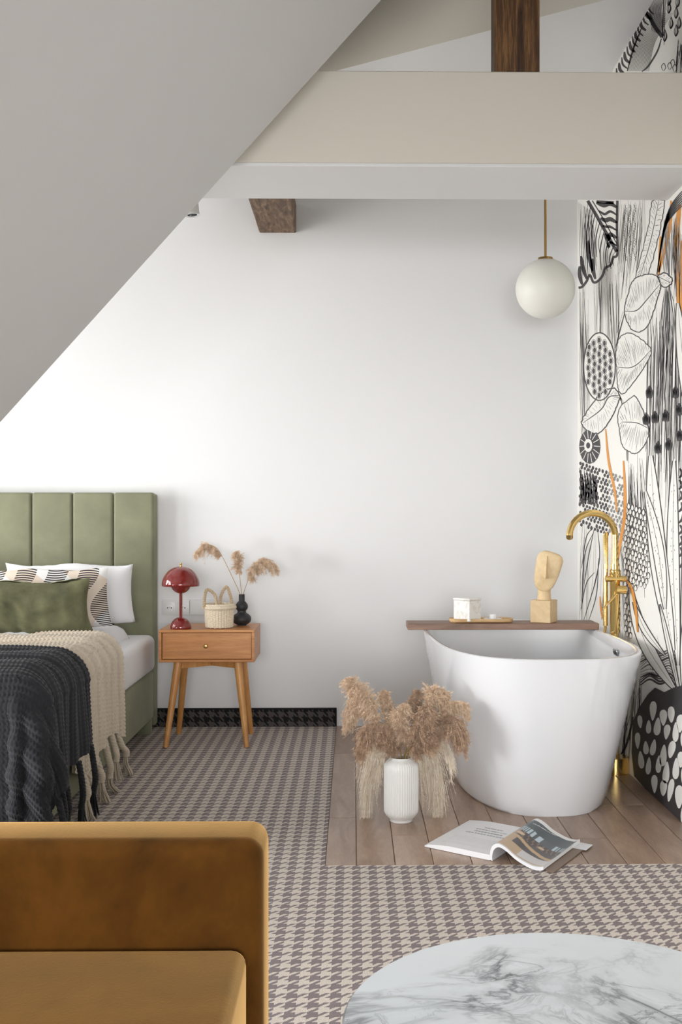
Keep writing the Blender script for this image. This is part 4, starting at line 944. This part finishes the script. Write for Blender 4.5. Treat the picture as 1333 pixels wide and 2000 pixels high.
spec = [  # axis pixels (with depth offsets), width, branches, length, material, label, droop, silky
    ([(742, 1408, .0), (722, 1372, .0), (702, 1344, .0), (682, 1326, .0)], .030, 520, .040, 'plume', L_ + 'the one reaching highest at far left', .7, False),
    ([(728, 1385, .03), (712, 1366, .04), (692, 1366, .05), (680, 1392, .05)], .026, 460, .040, 'plume', L_ + 'drooping left below the highest one', 1.4, False),
    ([(768, 1420, .02), (760, 1390, .04), (752, 1365, .05), (750, 1352, .05)], .022, 420, .034, 'plume', L_ + 'narrow upright one left of centre', .8, False),
    ([(788, 1440, -.02), (786, 1415, -.03), (786, 1395, -.03), (790, 1378, -.03)], .030, 560, .036, 'plume', L_ + 'upright one at the centre front', .9, False),
    ([(806, 1410, .04), (808, 1385, .05), (810, 1362, .06), (814, 1350, .06)], .022, 380, .034, 'plume_dark', L_ + 'small upright one right of centre', .8, False),
    ([(826, 1392, .02), (838, 1368, .03), (852, 1350, .03), (866, 1352, .03)], .030, 560, .034, 'plume', L_ + 'rounded one at the upper right', .9, False),
    ([(850, 1405, -.01), (870, 1385, -.01), (890, 1372, -.01), (908, 1378, .0)], .022, 440, .036, 'plume', L_ + 'pointing to the right over the tub', .9, False),
    ([(846, 1420, -.03), (868, 1405, -.04), (892, 1408, -.05), (902, 1432, -.05)], .028, 560, .040, 'plume_dark', L_ + 'brown one drooping at far right', 1.5, False),
    ([(768, 1440, -.05), (744, 1416, -.06), (720, 1420, -.07), (706, 1442, -.07)], .028, 560, .040, 'plume_dark', L_ + 'brown one drooping at lower left', 1.5, False),
    ([(812, 1436, -.06), (820, 1410, -.07), (828, 1392, -.07), (836, 1380, -.07)], .032, 600, .036, 'plume_dark', L_ + 'dense brown one right of the centre front', 1.0, False),
    ([(776, 1462, .0), (764, 1444, -.02), (754, 1434, -.03), (748, 1436, -.04)], .026, 420, .032, 'plume_dark', L_ + 'short brown tuft just above the rim', 1.2, False),
    ([(756, 1462, .03), (736, 1448, .04), (722, 1462, .05), (716, 1490, .05)], .030, 620, .070, 'plume_pale', L_ + 'silky pale one hanging down at left', 2.6, True),
    ([(810, 1460, .03), (832, 1446, .05), (848, 1460, .06), (852, 1490, .06)], .032, 680, .070, 'plume_pale', L_ + 'silky pale one hanging down at right', 2.6, True),
    ([(830, 1450, .0), (850, 1440, .0), (870, 1448, .0), (880, 1462, .0)], .016, 320, .050, 'plume_pale', L_ + 'spiky pale one below the brown ones at right', 1.2, True),
    ([(806, 1468, -.02), (818, 1448, -.04), (832, 1438, -.05), (846, 1440, -.06)], .028, 460, .034, 'plume_dark', L_ + 'low brown tuft at the right of the rim', 1.1, False)]
for k, (ax, wd, nbk, ln, mt, lb, dp, sk) in enumerate(spec):
    axis = A(ax, vy); a = 2 * math.pi * k / len(spec); dirx = max(-1, min(1, (ax[0][0] - 784) / 40)); mo = MV + Vector((.020 * dirx + .006 * math.cos(a * 3), .018 * math.sin(a * 5), 0)); dp_ = (VC[0] - .015 * dirx, vy + .01 * math.cos(a), .06)
    pampas(tuple(mo), axis, wd, nbk, ln, mt, lb, 100 + k, g2, dp_, dp, sk, 2 if sk else 9, .0018, .0009 if not sk else .0006)

# ================================================================== MAGAZINE
mg = thing('magazine', 'open magazine lying face up on the wooden floor by the tub', 'magazine', tuple(UZ(955, 1660, 0)))
s0 = UZ(957, 1681, 0.0); s1 = UZ(1010, 1617, 0.0); l0 = UZ(830, 1654, 0.0); l1 = UZ(914, 1607, 0.0); r0_ = UZ(1062, 1703, 0); r1_ = UZ(1122, 1640, 0)
s1 = s0 + (l1 - l0)                      # the spine is parallel to the outer edge
spd = (s1 - s0)
def colour_grid(name, prof_fn, nu, nv, colf, thick, parent, label):
    """page block: top surface follows prof_fn(u)->(point at front edge), extruded along the spine direction"""
    top = np.array([[tuple(prof_fn(i / (nu - 1)) + spd * (j / (nv - 1))) for j in range(nv)] for i in range(nu)]); vs = top.reshape(-1, 3)
    me_f = grid_faces(nu, nv); o = npmesh(name, vs, me_f, 'print', parent, smooth=True, label=label); ca = o.data.color_attributes.new('print', 'FLOAT_COLOR', 'POINT')
    cols = np.ones((nu * nv, 4), np.float32)
    for i in range(nu):
        for j in range(nv): cols[i * nv + j, :3] = colf(i / (nu - 1), j / (nv - 1))
    ca.data.foreach_set('color', cols.ravel()); return o
def block(name, prof_top, prof_bot, nu, parent, mat='paper_edge', label=None):
    vs = []; 
    for j in (0, 1):
        for i in range(nu): vs.append(prof_top(i / (nu - 1)) + spd * j)
        for i in range(nu): vs.append(prof_bot(i / (nu - 1)) + spd * j)
    n_ = nu; fs = []
    for i in range(n_ - 1):
        fs += [(i, i + 1, n_ + i + 1, n_ + i), (2 * n_ + i, 3 * n_ + i, 3 * n_ + i + 1, 2 * n_ + i + 1), (i, 2 * n_ + i, 2 * n_ + i + 1, i + 1), (n_ + i, n_ + i + 1, 3 * n_ + i + 1, 3 * n_ + i)]
    fs += [(0, n_, 3 * n_, 2 * n_), (n_ - 1, 3 * n_ - 1, 4 * n_ - 1, 2 * n_ - 1)]
    b = MB(); b.geo([tuple(v) for v in vs], fs); return make(name, b, mat, parent, auto=40, label=label)
zl = .016
def lt(u, up=0): p = s0.lerp(l0, u); return Vector((p.x, p.y, .003 + zl * (.35 + .65 * math.sin(min(1, (1 - u) * 2.2 + .0) * math.pi / 2)) - .004 * (u > .98) + up))
def lb(u): p = s0.lerp(l0, u); return Vector((p.x, p.y, .0008))
block('left_pages', lt, lb, 24, mg)
white = (.80, .80, .81)
def cl(u, v):
    # short centred text block set towards the head of the page
    x = u; y = v
    for k in range(4):
        yy = .77 - k * .075; hw = [.15, .24, .22, .30][k]
        if abs(y - yy) < .016 and abs(x - .42) < hw and (math.sin(x * 260 + k * 9) + math.sin(x * 131 + k * 5)) > -.9: return (.33, .34, .36)
    if .12 < y < .42 and abs(x - .45) < .36 and ((y - .12) / .03) % 1 < .45 and math.sin(x * 300 + y * 900) > -.3: return (.66, .67, .69)
    return white
colour_grid('left_page', lambda u: lt(u, .0006), 110, 130, cl, 0, mg, 'white page with a few grey text lines')
# right half: pages arch up from the spine and come down towards the right
wd = (r0_ - s0); cr = [(0, .003), (.01, .030), (.06, .050), (.16, .060), (.30, .052), (.50, .030), (.75, .014), (.92, .012), (1.0, .017)]
crc = crom(cr, 8)
def rt(u, up=0):
    q = crc[int(round(u * (len(crc) - 1)))]; p = s0 + wd * q[0]; return Vector((p.x, p.y, q[1] + up))
def rt_s(u, up=0):
    x = u * (len(crc) - 1); i = min(int(x), len(crc) - 2); q = crc[i] + (crc[i + 1] - crc[i]) * (x - i); p = s0 + wd * q[0]; return Vector((p.x, p.y, q[1] + up))
def rb(u):
    q = rt_s(u); return Vector((q.x, q.y, max(q.z - .011, .0008))) + (Vector((wd.x, wd.y, 0)).normalized() * .010 * (1 - u) ** 2)
block('right_pages', rt_s, rb, len(crc), mg)
def crt(u, v):
    q = crc[min(int(u * (len(crc) - 1)), len(crc) - 1)][0]; x = q; y = v
    if y > .93 or x > .985 or y < .02: return (.78, .78, .78)
    lim = .60 - .05 * x
    if y > lim + .10:
        if abs((y - .86) - (x - .35) * .25) < .006 and .2 < x < .7: return (.7, .7, .7)
        return (.075, .095, .105)
    if y > lim - .04:
        return (.50, .60, .66) if (x * 30) % 1 < .45 and .1 < x else (.09, .11, .12)
    if y > .40:
        if ((x - .22) / .07) ** 2 + ((y - .47) / .035) ** 2 < 1: return (.62, .45, .30)
        if ((x - .62) / .06) ** 2 + ((y - .45) / .03) ** 2 < 1: return (.60, .44, .30)
        return (.40, .29, .20) if x < .18 else ((.085, .07, .065) if (x * 11 + y * 4) % 1 < .72 else (.22, .16, .12))
    if abs(y - .32 + (x - .5) * .2) < .03: return (.55, .38, .22)
    if y > .20: return (.09, .08, .08) if x > .25 else (.50, .36, .24)
    if x > .45 and y > .04: return (.62, .60, .60)
    return (.52, .38, .25)
colour_grid('right_page', lambda u: rt_s(u, .0006), 130, 130, crt, 0, mg, 'page with a dark photograph of an interior')
# loose lower leaves sticking out at the right
a = UZ(1062, 1704, .0); d_ = (UZ(1138, 1662, 0) - UZ(1118, 1645, 0))
b = MB(); q0_ = s0 + wd * .93; e1 = q0_ + wd * .25; b.geo([tuple(Vector((p.x, p.y, z))) for p, z in [(q0_ + spd * .05, .004), (e1 + spd * .0, .004), (e1 + spd * .80, .004), (q0_ + spd * .85, .004), (q0_ + spd * .05, .001), (e1 + spd * .0, .001), (e1 + spd * .80, .001), (q0_ + spd * .85, .001)]], [(0, 1, 2, 3), (7, 6, 5, 4), (0, 4, 5, 1), (1, 5, 6, 2), (2, 6, 7, 3), (3, 7, 4, 0)])
make('lower_leaf', b, plain('brown_photo_print', srgb(120, 98, 80), .4), mg, False, label='brown printed leaf underneath')
b = MB(); q1_ = s0 + wd * .94 + spd * .80; w1 = wd * .30; h1 = spd * .20; b.geo([tuple(Vector((p.x, p.y, z))) for z in (.0065, .0045) for p in (q1_, q1_ + w1, q1_ + w1 + h1, q1_ + h1)], [(0, 1, 2, 3), (7, 6, 5, 4), (0, 4, 5, 1), (1, 5, 6, 2), (2, 6, 7, 3), (3, 7, 4, 0)])
make('loose_slip', b, 'paper_edge', mg, False, label='white slip poking out')

# ================================================================== SOFA
AY0, AY1, AZ = 1.640, 1.775, .617; AX = U(520, 1640, 1.70).x
sf = thing('sofa', 'ochre brown velvet sofa with a low square arm', 'sofa', (-.62, 1.0, 0))
b = MB(); b.box((-1.02, AY0, .10), (AX, AY1, AZ), .028, 6); make('armrest', b, 'velvet_ochre', sf, auto=60)
b = MB(); b.box((-1.02, -.30, .10), (AX - .003, AY0 - .0005, .30), .02, 4); make('seat_base', b, 'velvet_ochre', sf, auto=60)
b = MB(); b.box((-1.20, -.43, .10), (-1.021, AY1, .80), .03, 5); make('backrest', b, 'velvet_ochre', sf, auto=60)
b = MB(); b.box((-1.02, -.435, .10), (AX, -.301, AZ), .028, 6); make('armrest', b, 'velvet_ochre', sf, auto=60)
cxr = U(484, 1860, AY0).x
def cushion(y0, y1):
    n = 40; m = 40; z1 = .463; vs = []; x0_, x1_ = -1.015, cxr
    b = MB(); b.box((x0_, y0, .302), (x1_, y1, z1), .022, 5)
    for v in b.bm.verts:
        if v.co.z > .40:
            u = (v.co.x - x0_) / (x1_ - x0_); w_ = (v.co.y - y0) / (y1 - y0); v.co.z += .0
    return b
for (y0, y1) in ((-.298, .668), (.672, AY0 - .002)):
    make('seat_cushion', cushion(y0, y1), 'velvet_ochre', sf, auto=60)
for (x, y) in ((-1.1, 1.65), (AX - .08, 1.68), (-1.1, -.35), (AX - .08, -.36)):
    b = MB(); b.lathe([(0, 0), (.014, 0), (.022, .11), (0, .11)], 20, (x, y, 0)); make('leg', b, 'oak_leg', sf)

# ================================================================== MARBLE TABLE
hT = .66; TZ = H - hT; TC = (.435 * hT + .008, 2.177 * hT, 0); TR = .469 * hT
tbt = thing('coffee_table', 'round white marble coffee table with grey veins', 'table', TC)
b = MB(); b.lathe([(0, TZ - .018), (TR - .004, TZ - .018), (TR, TZ - .014), (TR, TZ - .003), (TR - .003, TZ), (TR * .6, TZ), (0, TZ)], 128, TC); make('tabletop', b, 'marble', tbt, auto=40)
b = MB(); b.lathe([(0, 0), (.17, 0), (.17, .01), (.03, .016), (.025, .03), (.025, TZ - .03), (.09, TZ - .0185), (0, TZ - .0185)], 48, TC); make('pedestal', b, 'black_clay', tbt, auto=40)
